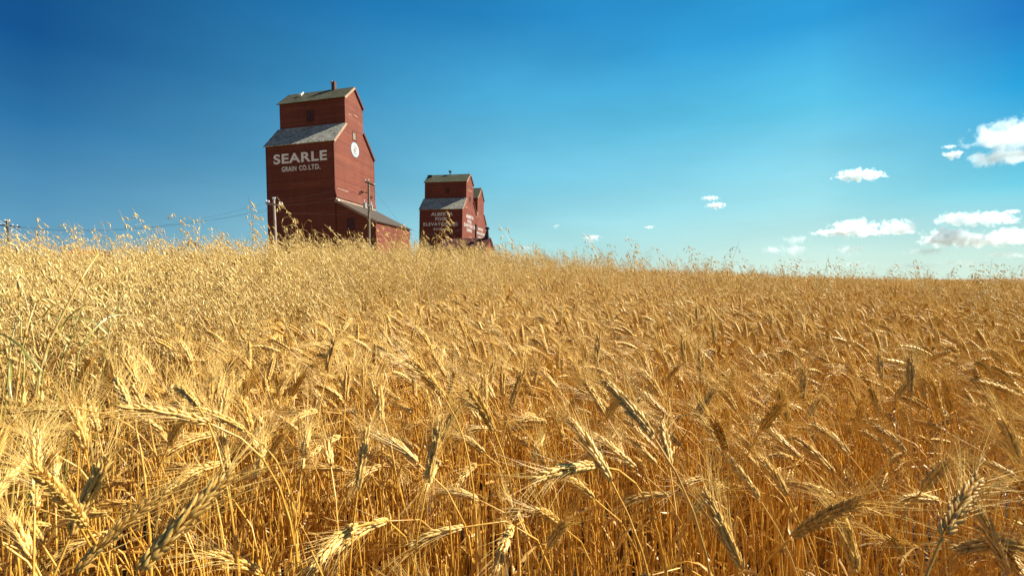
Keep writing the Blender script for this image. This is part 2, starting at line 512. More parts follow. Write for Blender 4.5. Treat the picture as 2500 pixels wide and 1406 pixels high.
sm = lettering(em, 'S', 4.14, 4.64, 16.98, 17.82, 'side', plain('pale_pink_paint', (0.66, 0.60, 0.56), 0.05), -0.02, 0.072)
sm.name = 'emblem_letter'
# flared foot of the siding above the drive shed
sk = [(-.02, 0, 12.1), (0.004, 0, 12.1), (0.07, 0, 11.55), (0.20, 0, 10.98), (-.02, 0, 10.98)]
MB().prism(sk, (0, 8.95, 0)).obj('flared_skirt', RED, e1)
MB().box((0.0, .0, 10.66), (0.09, 8.95, 10.93)).obj('water_table', TRIM, e1)
MB().box((0.05, -.1, 10.35), (0.42, .18, 10.72)).obj('bracket_block', WHITEPAINT, e1)
# chimney with a pale cap, lightning rods and a lifted white hatch on the roof
ch = MB().box((-2.85, 4.28, 24.2), (-2.43, 4.72, 25.95)).obj('chimney', BRICKY, e1)
MB().box((-2.93, 4.22, 25.75), (-2.70, 4.42, 26.0)).obj('flue_cap', METAL, ch)
for u in (-0.45, -4.2): MB().tube([(u, 4.55, 24.95), (u - .06, 4.55, 25.85)], [.022, .008], 5).obj('lightning_rod', DARKMETAL, e1)
MB().prism([(-7.0, 3.7, 24.35), (-6.55, 3.62, 24.32), (-6.42, 3.95, 24.75), (-6.75, 4.05, 24.72)], (0.05, -.12, .16)).obj('roof_hatch', WHITEPAINT, e1)
MB().prism([(-7.0, 3.5, 24.05), (-6.8, 3.46, 24.05), (-6.55, 3.62, 24.28), (-6.8, 3.7, 24.3)], (0.02, -.08, .1)).obj('hatch_board', TRIM, e1)
# drive shed leaning on the sunny side
A = 4.84
she = [(0.02, 0.012, -1.5), (A, 0.012, -1.5), (A, 0.012, 8.02), (0.02, 0.012, 10.62)]
MB().prism(she, (0, 8.86, 0)).obj('drive_shed_wall', RED, e1)
d = Vector((A + .02, 0, 8.02 - 10.66)).normalized(); nn = Vector((-d.z, 0, d.x));
if nn.z < 0: nn = -nn
a0 = Vector((0.02, -.14, 10.62)) + nn * .012; a1 = Vector((A, -.14, 8.02)) + d * .22 + nn * .012
MB().prism([a0, a1, a1 + nn * .09, a0 + nn * .09], (0, 9.2, 0)).obj('drive_shed_roof', BROWNROOF, e1)
MB().prism([a0 - nn * .16, a1 - nn * .16, a1 + nn * .085, a0 + nn * .085], (0, -.035, 0)).obj('rake_board', TRIM, e1)
MB().box((A - .05, -.03, -1.5), (A + .03, .02, 7.95)).obj('corner_board', DARKTRIM, e1)
MB().box((-.03, -.02, -1.5), (0.06, .011, 10.3)).obj('corner_board', DARKTRIM, e1)
window(e1, 'front', 1.42, 2.22, 7.25, 8.45, 0.012)
# weathered board patches on the gable
for (v, w_, l) in ((0.5, 12.0, 2.2), (1.2, 11.55, 3.4), (4.4, 21.6, .9), (3.1, 21.3, .7)):
    MB().box((0.0, v, w_), (0.02, v + l, w_ + .09)).obj('bare_board', TRIM, e1)

# -- the middle elevator
M2 = frame((-9.466, 88.045, -0.6), 1515, -0.016)
e2 = elevator('grain_elevator', M2, 'middle red wooden elevator with white lettering on both faces, shed roof before it', 8.5, 8.75, 15.0, 2.14, 6.42, 17.28, 20.5, 4.28, 22.25, RED_B, 0.2)
for s_, x0, x1, z0, z1 in (('ALBERTA', -6.22, -1.90, 13.70, 14.32), ('POOL', -5.33, -2.88, 12.79, 13.42), ('ELEVATORS', -7.75, -2.32, 11.83, 12.42), ('LTD.', -2.02, -0.78, 11.93, 12.42), ('ROWLEY', -5.66, -2.65, 10.97, 11.42)):
    lettering(e2, s_, x0, x1, z0, z1, 'front', WHITEPAINT, 0.016)
MB().box((-2.05, -.025, 11.79), (-.78, -.003, 11.84)).obj('lettering', WHITEPAINT, e2)
for s_, x0, x1, z0, z1 in (('ALBERTA', 2.2, 6.66, 13.64, 14.28), ('POOL', 3.05, 5.6, 12.72, 13.34), ('ELEVATORS', 1.0, 6.2, 11.88, 12.50), ('LTD.', 6.65, 7.9, 11.88, 12.50), ('ROWLEY', 2.72, 5.86, 11.04, 11.62)):
    lettering(e2, s_, x0, x1, z0, z1, 'side', BRIGHTPAINT, 0.016)
window(e2, 'front', -4.15, -3.5, 18.35, 19.2, 2.14 - .003)
window(e2, 'side', 4.0, 4.75, 17.1, 17.8, 0.0, DARKGLASS, DARKTRIM)
v2o = MB().tube([(-4.1, 4.28, 22.1), (-4.1, 4.28, 22.8)], .10, 10).obj('roof_vent', DARKMETAL, e2)
MB().tube([(-4.35, 4.28, 22.95), (-3.85, 4.28, 22.85)], [.2, .13], 10).obj('vent_cowl', DARKMETAL, v2o)
MB().tube([(-4.1, 4.28, 22.95), (-4.1, 4.28, 23.35)], .02, 5).obj('vent_vane', DARKMETAL, v2o)
for u in (-0.35,): MB().tube([(u, 4.28, 22.2), (u, 4.28, 23.0)], [.02, .008], 5).obj('lightning_rod', DARKMETAL, e2)
MB().box((-8.55, 3.5, 21.6), (-7.6, 4.05, 22.22)).obj('roof_hatch', DARKMETAL, e2)
MB().box((0.0, 8.0, 2), (0.28, 8.3, 13.0)).obj('downspout', DARKMETAL, e2)
for (v, w_, l) in ((2.9, 19.0, 2.6), (1.5, 15.5, 1.4), (1.3, 16.1, .8), (4.2, 10.0, 1.8)):
    MB().box((0.0, v, w_), (0.02, v + l, w_ + .12)).obj('bare_board', TRIM, e2)

# -- the far elevator
M3 = frame((-7.99, 101.03, -0.6), 1515, -0.012)
M3 = M3 @ Matrix.Translation((0, -0.35, 0))
e3 = elevator('grain_elevator', M3, 'farthest red wooden elevator, mostly hidden behind the middle one', 8.5, 8.6, 14.4, 1.8, 6.55, 16.4, 19.5, 4.3, 22.0, RED_B, 0.2)
for s_, x0, x1, z0, z1 in (('UNITED', 2.2, 6.1, 12.60, 13.14), ('GRAIN', 0.75, 3.5, 11.62, 12.2), ('GROWERS', 3.95, 8.1, 11.62, 12.2), ('LIMITED', 2.2, 6.1, 10.7, 11.25)):
    lettering(e3, s_, x0, x1, z0, z1, 'side', BRIGHTPAINT, 0.016)
window(e3, 'front', -4.2, -3.5, 17.4, 18.3, 1.8 - .003)
MB().tube([(-.3, 4.3, 22.0), (-.3, 4.3, 22.7)], [.02, .008], 5).obj('lightning_rod', DARKMETAL, e3)

# -- low shed in front of the middle elevator
D4 = 80.0
a4 = math.atan((1515 - 1250) / F)
P4 = at(1186, 606, D4)
M4 = frame((P4[0], P4[1], -0.9), 1515, 0.0)
inv = M4.inverted()
def loc4(x, y, v):
    """point on the plane v=const of the shed's frame"""
    r = Vector(px_ray(x, y)); o = inv @ Vector(CAMP); dd = inv.to_3x3() @ r
    t_ = (v - o.y) / dd.y
    return o + dd * t_
s4 = empty('low_shed', M4)
tag(s4, 'low red gabled shed with a tapered ventilator, in front of the middle elevator', 'shed')
we4 = 7.45; rid = 9.25; vw = 4.6; Ls = 8.4
MB().prism([(0, 0, -1), (0, vw, -1), (0, vw, we4), (0, vw / 2, rid), (0, 0, we4)], (-Ls, 0, 0)).obj('wall', RED_B, s4)
for sgn in (0, 1):
    va, vb = (0, vw / 2) if sgn == 0 else (vw, vw / 2)
    dd = Vector((0, vb - va, rid - we4)).normalized(); a = Vector((.25, va, we4)) - dd * .35; b = Vector((.25, vb, rid))
    n4 = Vector((0, -dd.z, dd.y)) if sgn == 0 else Vector((0, dd.z, -dd.y))
    if n4.z < 0: n4 = -n4
    up = n4 * .012
    MB().prism([a + up, b + up, b + up + n4 * .08, a + up + n4 * .08], (-Ls - .5, 0, 0)).obj('roof', REDROOF, s4)
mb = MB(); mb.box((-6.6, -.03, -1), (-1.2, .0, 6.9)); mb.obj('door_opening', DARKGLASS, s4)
vt = MB()
vt.add([(-1.0, 1.9, 9.0), (-.1, 1.9, 9.0), (-.1, 2.7, 9.0), (-1.0, 2.7, 9.0), (-.52, 2.15, 10.6), (-.22, 2.15, 10.6), (-.22, 2.45, 10.6), (-.52, 2.45, 10.6)],
       [(0, 1, 5, 4), (1, 2, 6, 5), (2, 3, 7, 6), (3, 0, 4, 7), (4, 5, 6, 7)])
vo = vt.obj('ventilator', DARKMETAL, s4)
MB().tube([(-.37, 2.3, 10.58), (-.37, 2.3, 10.95)], .14, 10).obj('vent_neck', DARKMETAL, vo)
cw = MB(); cw.tube([(-.62, 2.3, 10.92), (-.12, 2.3, 10.92)], [.2, .2], 10)
cw.prism([(-.72, 2.05, 10.95), (-.60, 2.05, 10.72), (-.50, 2.05, 10.80), (-.55, 2.05, 11.1), (-.2, 2.05, 11.1), (-.23, 2.05, 10.8), (-.12, 2.05, 10.72), (-.02, 2.05, 10.95), (-.16, 2.05, 11.2), (-.58, 2.05, 11.2)], (0, .5, 0))
cw.obj('vent_cowl', DARKMETAL, vo)

# -- red roofed building far off to the left, only its roof above the oats
def far_house(xa, xb, ytop, depth, label):
    p, q = at(xa, ytop, depth), at(xb, ytop, depth)
    wd = q[0] - p[0]; h = p[2] + .9
    r = empty('farm_building', loc=(p[0], p[1], -0.9)); tag(r, label, 'farm building')
    MB().prism([(0, 0, 0), (0, 6, 0), (0, 6, h - 1.6), (0, 3, h), (0, 0, h - 1.6)], (wd, 0, 0)).obj('wall', DARKTRIM, r)
    for va, vb in ((0, 3), (6, 3)):
        dd = Vector((0, vb - va, 1.6)).normalized(); a = Vector((-.3, va, h - 1.6)) - dd * .4; b = Vector((-.3, vb, h))
        n_ = Vector((0, -dd.z, dd.y)); n_ = n_ if n_.z > 0 else -n_
        MB().prism([a + n_ * .01, b + n_ * .01, b + n_ * .1, a + n_ * .1], (wd + .6, 0, 0)).obj('roof', plain('bright_red_roof', (0.42, 0.07, 0.04), 0.15), r)
far_house(154, 172, 607, 120, 'distant farm building with a bright red roof showing through the oats')
far_house(196, 214, 608, 118, 'second distant red roof, just right of the other one in the oats')

# ---------------------------------------------------------------- poles and wires
def pole(name, xt, yt, xb, depth, rad, mat, label, base=-1.0, lean=None):
    top = at(xt, yt, depth); bot = at(xb, 600, depth)
    sl_ = (top[0] - bot[0]) / (top[2] - bot[2])
    x0 = top[0] - sl_ * (top[2] - base)
    r = empty(name, loc=(x0, depth, base))
    tag(r, label, 'utility pole', 'utility poles by the elevators')
    MB().tube([(0, 0, 0), (top[0] - x0, top[1] - depth, top[2] - base)], [rad * 1.2, rad * .85], 10).obj('shaft', mat, r)
    return r, np.array([x0, depth, base]), top
def bar(parent, o, p, q, sz, name, mat):
    a, b = np.array(p) - o, np.array(q) - o
    d_ = (b - a) / np.linalg.norm(b - a); n_ = np.cross(d_, [0, 0, 1.]); n_ /= np.linalg.norm(n_); u_ = np.cross(n_, d_)
    q4 = [a + n_ * sz * sx + u_ * sz * sy for sx, sy in ((-1, -1), (1, -1), (1, 1), (-1, 1))]
    return MB().prism(q4, b - a).obj(name, mat, parent)
def insulator(parent, o, p, s=1.0):
    x, y, z = np.array(p) - o
    MB().tube([(x, y, z), (x, y, z + .07 * s), (x, y, z + .08 * s), (x, y, z + .2 * s), (x, y, z + .25 * s)], [.02 * s, .03 * s, .085 * s, .07 * s, .02 * s], 8).obj('insulator', GLASSINS, parent)

# pole with one crossarm before the near elevator
pa, oa, ta = pole('utility_pole', 668.5, 488, 673.5, 44, .125, POLEGREY, 'grey wooden pole with a single crossarm before the dark face of the near elevator')
ca, cb = at(649.5, 496.5, 43.8), at(691.5, 503.0, 43.8)
bar(pa, oa, ca, cb, .085, 'crossarm', POLEGREY)
for t_ in (.03, .16, .78, .93): insulator(pa, oa, ca + (cb - ca) * t_ + np.array([0, 0, .07]))
insulator(pa, oa, ta + np.array([-.07, 0, -.02])); insulator(pa, oa, ta + np.array([.09, 0, 0]))
# transformer pole
pb, ob, tb = pole('utility_pole', 900, 443, 901.5, 48, .125, POLEWOOD, 'brown wooden pole carrying two grey transformers beside the sunlit gable')
ba, bb = at(892, 444, 47.75), at(915.5, 454.2, 47.75)
bar(pb, ob, ba, bb, .075, 'crossarm', POLEWOOD)
insulator(pb, ob, ba + np.array([0, 0, .05]), .8); insulator(pb, ob, tb, .8); insulator(pb, ob, bb + np.array([-.1, 0, .05]), .8)
bar(pb, ob, at(879, 468.5, 47.7), at(900, 472.5, 47.8), .03, 'bracket_arm', DARKMETAL)
bar(pb, ob, at(893, 470, 47.8), at(896, 466, 47.8), .03, 'bracket_arm', POLEWOOD)
def switch(parent, o, x, y, dep):
    p = at(x, y, dep) - o
    mb = MB()
    mb.tube([p + (-.12, 0, .18), p + (-.02, 0, -.1)], .05, 7); mb.tube([p + (-.16, 0, -.14), p + (.1, 0, -.06)], .045, 7)
    mb.tube([p + (.06, 0, .2), p + (.1, 0, -.08)], .03, 6)
    mb.obj('fuse_switch', DARKMETAL, parent)
switch(pb, ob, 879, 472, 47.7); switch(pb, ob, 885, 469, 47.7); switch(pb, ob, 907, 482, 47.6)
def transformer(x, ytop, ybot, wpx, dep):
    p, q = at(x, ybot, dep) - ob, at(x, ytop, dep) - ob
    r_ = wpx / F * dep / 2
    h = q[2] - p[2]
    t = MB().tube([p, p + (0, 0, .03), q - (0, 0, .04), q], [r_ * .92, r_, r_, r_ * .9], 16).obj('transformer', TANK, pb)
    MB().tube([q - (0, 0, .02), q + (0, 0, .04), q + (0, 0, .06)], [r_ * 1.05, r_ * 1.05, r_ * .5], 16).obj('tank_lid', TANK, t)
    MB().tube([q + (-.05, 0, .05), q + (-.06, 0, .16), q + (-.05, 0, .28), q + (-.05, 0, .36)], [.06, .045, .06, .025], 8).obj('bushing', GLASSINS, t)
transformer(890.8, 496.5, 508.5, 7.6, 47.4); transformer(907.6, 501.5, 513, 5.2, 47.9)
bar(pb, ob, at(894, 501, 47.6), at(907, 503.5, 47.8), .05, 'mounting_bracket', TANK)
bar(pb, ob, at(896, 512, 47.6), at(905, 514, 47.7), .035, 'mounting_bracket', TANK)
# distant dark pole at the far left
pc, oc, tc_ = pole('utility_pole', 17.5, 540, 20.5, 52, .11, POLEDARK, 'dark double crossarm pole rising over the oats at the far left edge')
bar(pc, oc, at(-6, 549, 51.8), at(50, 554.5, 51.8), .06, 'crossarm', POLEDARK)
bar(pc, oc, at(11, 541, 51.8), at(24, 541, 51.8), .05, 'crossarm', POLEDARK)
for x, y in ((2, 549), (12, 540), (23, 540), (31, 551), (42, 552.5)): insulator(pc, oc, at(x, y, 51.8), .7)

def wire(p, q, sag, label, rad=.0065):
    p, q = np.array(p), np.array(q)
    pts = [p + (q - p) * t - np.array([0, 0, sag * 4 * t * (1 - t)]) for t in np.linspace(0, 1, 25)]
    o0 = pts[0]
    o = MB().tube([k - o0 for k in pts], rad, 5).obj('power_line', WIRE, None, True)
    o.location = o0
    tag(o, label, 'power line', 'wires strung between the poles')
wire(at(2, 548, 51.8), at(649.8, 495, 43.8), 1.55, 'topmost of the three wires running low across the sky to the grey pole')
wire(at(42, 551.5, 51.8), at(690, 501, 43.8), 1.25, 'middle wire of the three sagging across the sky to the grey pole')
wire(at(20, 556, 51.9), at(670, 512, 44), 0.9, 'lowest of the three wires crossing the sky behind the oats')
wire(at(668.5, 487, 44), at(892.5, 443, 47.75), .35, 'upper thin wire crossing the dark wall between the two poles')
wire(at(691, 501, 43.8), at(900, 452, 47.9), .5, 'lower thin wire crossing the dark wall between the two poles')
wire(at(673, 517, 44), at(900, 523, 47.9), .15, 'level cable crossing the dark wall low down')
wire(at(901, 447, 48), at(1030, 612, 60), 0.1, 'steep guy wire slanting down past the shed roof')
wire(at(901, 530, 48), at(916, 541, 52.6), 0.05, 'short service wire from the transformer pole to the shed corner')
wire(at(1001, 560, 60.5), at(1127.5, 558.5, 87.5), 0.9, 'wire sagging across the lettered face of the middle elevator')

# ---------------------------------------------------------------- clouds: real bodies of lit vapour
def cloud(lobes, label, depth=3000, dens=1.0, soft=1.0, rough=0.62, squash=1.0, group='small white clouds in the blue'):
    """lobes: (x, y, half width, half height) in photograph pixels at the given distance"""
    k = depth / F
    xs0 = min(l[0] - l[2] for l in lobes); xs1 = max(l[0] + l[2] for l in lobes)
    ys0 = min(l[1] - l[3] for l in lobes); ys1 = max(l[1] + l[3] for l in lobes)
    xc, yc = (xs0 + xs1) / 2, (ys0 + ys1) / 2
    c = at(xc, yc, depth)
    L = [((l[0] - xc) * k, (yc - l[1]) * k, l[2] * k, l[3] * k) for l in lobes]
    hw, hh = (xs1 - xs0) / 2 * k * 1.12, (ys1 - ys0) / 2 * k * 1.18
    dp = max(hh * 1.1, min(hw * .6, hh * 2.2))
    mb = MB()
    # closed domain, a bevelled box
    n = 16
    ring = []
    for a in np.linspace(0, 2 * pi, n, endpoint=False):
        ex = np.sign(cos(a)) * abs(cos(a)) ** .5; ez = np.sign(sin(a)) * abs(sin(a)) ** .5
        ring.append((ex * hw, dp, ez * hh))
    mb.prism(ring, (0, -2 * dp, 0))
    m = bpy.data.materials.new('cloud_vapour'); m.use_nodes = True
    t = m.node_tree; t.nodes.clear()
    out = t.nodes.new('ShaderNodeOutputMaterial'); vol = t.nodes.new('ShaderNodeVolumePrincipled')
    vol.inputs['Color'].default_value = (.90, .975, 1, 1); vol.inputs['Anisotropy'].default_value = 0.25  # blue tint put into the vapour colour to turn its shade bluish
    tc = N(t, 'ShaderNodeTexCoord'); P = tc.outputs['Object']
    sizes = sorted(l[3] for l in L); h = sizes[len(sizes) // 2]
    n1 = noise(t, P, 1.15 / h, 7, 0.66)
    cut = None
    for (x, z, rx, rz) in L:
        mp = N(t, 'ShaderNodeMapping'); mp.vector_type = 'TEXTURE'
        mp.inputs['Location'].default_value = (x, 0, z); mp.inputs['Scale'].default_value = (rx, dp * .85, rz)
        t.links.new(P, mp.inputs[0])
        ln = N(t, 'ShaderNodeVectorMath', operation='LENGTH'); t.links.new(mp.outputs[0], ln.inputs[0])
        d_ = math_n(t, 'SUBTRACT', 1.0, ln.outputs['Value'])
        cut = d_ if cut is None else math_n(t, 'MAXIMUM', cut, d_)
    e = math_n(t, 'ADD', cut, math_n(t, 'MULTIPLY', math_n(t, 'SUBTRACT', n1, 0.56), 4.3))
    e = math_n(t, 'MULTIPLY', e, 3.2 / soft)
    cl = N(t, 'ShaderNodeClamp'); t.links.new(e, cl.inputs[0])
    t.links.new(math_n(t, 'MULTIPLY', cl.outputs[0], dens * 2.6 / h), vol.inputs['Density'])
    t.links.new(vol.outputs[0], out.inputs['Volume'])
    o = mb.obj('cloud', m)
    o.location = c
    return tag(o, label, 'cloud', group)
cloud([(2450, 335, 62, 44), (2520, 330, 80, 40), (2430, 382, 44, 18), (2490, 378, 60, 16)], 'largest white cloud, cut by the frame high above the field', dens=.55, soft=1.8)
cloud([(2327, 378, 24, 11)], 'tiny slanted puff beside the largest cloud', soft=1.8, dens=.8)
cloud([(2318, 359, 17, 5)], 'thin wisp just above the tiny slanted puff', soft=2.5, dens=.35)
cloud([(2090, 428, 44, 14), (2128, 430, 26, 9)], 'lone smooth lens of white cloud in open blue', soft=1.4)
cloud([(2083, 557, 46, 21), (2045, 567, 46, 9), (2128, 568, 34, 9), (2190, 555, 32, 19)], 'long twin humped cloud with a flat base low in the sky', dens=.65)
cloud([(2345, 535, 48, 17), (2410, 534, 60, 17)], 'flat wavy cloud with a grey underside, right above the broad bank', dens=.6)
cloud([(2315, 580, 46, 25), (2390, 586, 60, 17), (2475, 578, 50, 21)], 'broad cloud bank with blue grey shade, lowest of the bright ones', dens=.6)
cloud([(2471, 517, 18, 6)], 'small flat wisp beyond the end of the wavy cloud', soft=2, dens=.5)
cloud([(1734, 484, 22, 6)], 'upper wisp of the loose pair in mid sky', soft=2, dens=.5)
cloud([(1747, 502, 24, 8)], 'lower and brighter puff of the loose pair in mid sky', soft=1.6, dens=.8)
cloud([(1445, 581, 22, 9)], 'small round puff low over the field by a tall lone oat', soft=1.8, dens=.5)
cloud([(1585, 555, 13, 5)], 'tiniest puff, alone in the pale sky', soft=2, dens=.4)
cloud([(1942, 586, 32, 13)], 'pale hazy puff above the faint low pair', soft=2.4, dens=.15)
cloud([(1938, 612, 28, 16), (1890, 610, 26, 11)], 'faint hazy heap close to the skyline', soft=2.2, dens=.16)
cloud([(2075, 610, 42, 15)], 'faint flat cloud under the twin humped one', soft=2.2, dens=.15)
cloud([(1980, 640, 60, 9), (2080, 645, 60, 8)], 'long ghostly streak of haze cloud just over the crop skyline', soft=2.6, dens=.06)
cloud([(2240, 650, 80, 9), (2360, 642, 80, 10)], 'second ghostly streak of haze cloud, farther along the skyline', soft=2.6, dens=.06)
cloud([(2450, 622, 60, 9)], 'ghostly flat puff where the skyline meets the brown hill', soft=2.4, dens=.12)
cloud([(1357, 552, 9, 6)], 'barely visible speck of cloud beyond the middle elevator', soft=2.4, dens=.2)
cloud([(1282, 606, 18, 6)], 'barely visible low puff behind the oats past the shed', soft=2.4, dens=.2)
cloud([(2262, 614, 50, 10)], 'faint streak of cloud under the broad bank', soft=2.2, dens=.11)

# ---------------------------------------------------------------- ripe wheat and wild oats
def straw(name, dark, mid, pale, trans=0.3, scale=60.0, gloss=0.06):
    m = bpy.data.materials.new(name); m.use_nodes = True
    t = m.node_tree; t.nodes.clear()
    out = t.nodes.new('ShaderNodeOutputMaterial')
    oi = N(t, 'ShaderNodeObjectInfo'); tc = N(t, 'ShaderNodeTexCoord')
    c = ramp(t, oi.outputs['Random'], [(0.0, dark), (0.3, mid), (0.7, mid), (1.0, pale)])
    nz = noise(t, tc.outputs['Object'], scale, 3, 0.6)
    c = mixc(t, 0.55, c, ramp(t, nz, [(0.3, dark), (0.5, mid), (0.72, pale)]))
    d = N(t, 'ShaderNodeBsdfDiffuse'); tr = N(t, 'ShaderNodeBsdfTranslucent'); gl = N(t, 'ShaderNodeBsdfGlossy')
    gl.inputs['Roughness'].default_value = 0.42; gl.inputs['Color'].default_value = (1, .93, .78, 1)
    t.links.new(c, d.inputs['Color']); t.links.new(c, tr.inputs['Color'])
    a = N(t, 'ShaderNodeMixShader'); a.inputs[0].default_value = trans
    t.links.new(d.outputs[0], a.inputs[1]); t.links.new(tr.outputs[0], a.inputs[2])
    b = N(t, 'ShaderNodeMixShader'); b.inputs[0].default_value = gloss
    t.links.new(a.outputs[0], b.inputs[1]); t.links.new(gl.outputs[0], b.inputs[2])
    t.links.new(b.outputs[0], out.inputs['Surface'])
    return m
STALK = straw('ripe_stalk', (0.42, 0.165, 0.015), (0.74, 0.385, 0.048), (0.92, 0.63, 0.17), 0.15, 25.0, 0.07)
EAR = straw('ripe_ear', (0.42, 0.20, 0.032), (0.74, 0.465, 0.118), (0.88, 0.64, 0.235), 0.08, 160.0)
AWN = straw('ripe_awn', (0.62, 0.35, 0.06), (0.82, 0.535, 0.13), (0.93, 0.71, 0.27), 0.28, 30.0, 0.06)
LEAF = straw('dry_leaf', (0.42, 0.18, 0.025), (0.68, 0.37, 0.07), (0.84, 0.60, 0.22), 0.3, 40.0)
OATG = straw('oat_husk', (0.46, 0.28, 0.06), (0.80, 0.585, 0.185), (0.92, 0.76, 0.37), 0.35, 90.0)
OATS = straw('oat_stem', (0.48, 0.28, 0.06), (0.68, 0.45, 0.13), (0.80, 0.60, 0.24), 0.15, 30.0)

def spindle(sides, rings):
    """unit seed along +z from 0 to 1; radii are multiplied by the caller's width and depth"""
    v = [(0, 0, 0)]; f = []
    for (z, r) in rings:
        v += [(r * cos(2 * pi * j / sides), r * sin(2 * pi * j / sides), z) for j in range(sides)]
    v.append((0, 0, 1)); n = len(rings)
    f += [(0, 1 + (j + 1) % sides, 1 + j) for j in range(sides)]
    for i in range(n - 1):
        for j in range(sides):
            a, b = 1 + i * sides + j, 1 + i * sides + (j + 1) % sides
            f.append((a, b, b + sides, a + sides))
    e = 1 + n * sides
    f += [(e, 1 + (n - 1) * sides + j, 1 + (n - 1) * sides + (j + 1) % sides) for j in range(sides)]
    return np.array(v, float), f
SP_HI = spindle(6, [(0.12, 0.62), (0.38, 1.0), (0.68, 0.78), (0.9, 0.3)])
SP_MID = spindle(4, [(0.3, 1.0), (0.72, 0.7)])
SP_LOW = spindle(3, [(0.4, 1.0)])

def put(mb, tpl, o, ax, side, L, wd, dp):
    """seed template at o, along ax, flat side 'side'"""
    ax = ax / np.linalg.norm(ax); side = side - ax * (side @ ax); side /= np.linalg.norm(side) + 1e-9
    b = np.cross(ax, side)
    v = tpl[0]
    mb.add(o + v[:, :1] * (side * wd) + v[:, 1:2] * (b * dp) + v[:, 2:] * (ax * L), tpl[1])

def arc(p0, d0, L, n, rg, droop=0.0, wob=0.0, toward=None):
    """a path of n+1 points leaving p0 along d0, sagging by droop and wobbling"""
    d = np.array(d0, float); d /= np.linalg.norm(d); p = np.array(p0, float); out = [p.copy()]
    for i in range(n):
        d = d + np.array([0, 0, -droop / n]) + rg.normal(0, wob, 3)
        if toward is not None: d = d + np.asarray(toward) / n
        d /= np.linalg.norm(d)
        p = p + d * (L / n); out.append(p.copy())
    return np.array(out)

def ribbon(mb, path, wid, twist, rg, fold=0.25):
    """dry blade: a V-folded, twisted and curling strip"""
    k = len(path); t = np.gradient(path, axis=0); t /= np.linalg.norm(t, axis=1)[:, None] + 1e-9
    a0 = rg.uniform(0, 2 * pi); vs = []
    for i in range(k):
        s_ = i / (k - 1)
        h = np.cross(t[i], [0.13, 0.2, 1.0]); h /= np.linalg.norm(h) + 1e-9
        u = np.cross(h, t[i]); th = a0 + twist * s_
        e = cos(th) * h + sin(th) * u; g = np.cross(t[i], e)
        w_ = wid * min(1.0, 0.55 + s_ * 2.5) * (1 - s_) ** 0.6 + 0.0002
        vs += [path[i] - e * w_ + g * w_ * fold, path[i], path[i] + e * w_ + g * w_ * fold]
    f = []
    for i in range(k - 1):
        for j in range(2):
            a = i * 3 + j
            f.append((a, a + 1, a + 4, a + 3))
    mb.add(vs, f)

def wheat_ear(mbE, mbA, path, rg, lod=0, size=1.0, phi=None):
    """bearded ear along path (base to tip): two ranks of spikelets, each with long awns"""
    n = {0: 25, 1: 16, 2: 8}[lod]
    tpl = (SP_HI, SP_MID, SP_LOW)[lod]
    seg = np.linalg.norm(np.diff(path, axis=0), axis=1); cum = np.concatenate([[0], np.cumsum(seg)]); L = cum[-1]
    def P(s):
        return np.array([np.interp(s * L, cum, path[:, k]) for k in range(3)])
    phi = rg.uniform(0, pi) if phi is None else phi
    t0 = path[-1] - path[0]; t0 /= np.linalg.norm(t0)
    h = np.cross(t0, [0.3, 0.9, 0.2]); h /= np.linalg.norm(h); u = np.cross(t0, h)
    for i in range(n):
        s = (i + 0.3) / n
        p = P(min(1, s * 0.95)); q = P(min(1.0, s * 0.95 + 0.06)); t = q - p
        if np.linalg.norm(t) < 1e-6: t = t0
        t = t / np.linalg.norm(t)
        sg = 1 if i % 2 else -1
        sd = (cos(phi) * h + sin(phi) * u); sd = sd - t * (sd @ t); sd /= np.linalg.norm(sd); fr = np.cross(t, sd)
        taper = 0.72 + 0.5 * sin(pi * min(1, s * 0.85 + 0.15)) - 0.25 * max(0, s - .8)
        k = taper * size
        o = p + sd * sg * 0.0012 * size
        if lod == 0:
            for j, (fo, out) in enumerate(((-1, .16), (1, .16), (0, .32))):
                ax = t * 1.0 + sd * sg * (out + rg.normal(0, .08)) + fr * fo * (.24 + rg.normal(0, .08))
                put(mbE, tpl, o + fr * fo * .0016 * k + sd * sg * (.0014 if fo == 0 else 0) * k, ax, fr, (.0150 if fo else .0125) * k * rg.uniform(.8, 1.15), .0021 * k * rg.uniform(.8, 1.15), .0018 * k)
        elif lod == 1:
            for fo in (-1, 1):
                ax = t + sd * sg * .28 + fr * fo * .26
                put(mbE, tpl, o + fr * fo * .0014 * k, ax, fr, .0152 * k, .0033 * k, .0028 * k)
        else:
            put(mbE, tpl, o, t + sd * sg * .3, fr, .019 * k, .0055 * k, .0046 * k)
        na = {0: 2, 1: 1 + (i % 2), 2: 1}[lod]
        for j in range(na):
            if rg.random() < (.6 if s < .10 else (.04 if lod == 0 else .25)): continue
            fo = (1, -1, 0)[j]
            ax = t + sd * sg * (.32 + rg.normal(0, .11)) + fr * (fo * .26 + rg.normal(0, .11))
            ax /= np.linalg.norm(ax)
            st = o + (t + sd * sg * .25) * .010 * k
            la = rg.uniform(.048, .088) * size * (0.8 + .3 * s)
            pa = arc(st, ax, la, 3 if lod == 0 else 2, rg, 0.10, .03, sd * sg * rg.normal(.12, .12))
            r0 = (.00046, .00052, .0007)[lod]
            mbA.tube(pa, np.linspace(r0, r0 * .3, len(pa)), 3, False)

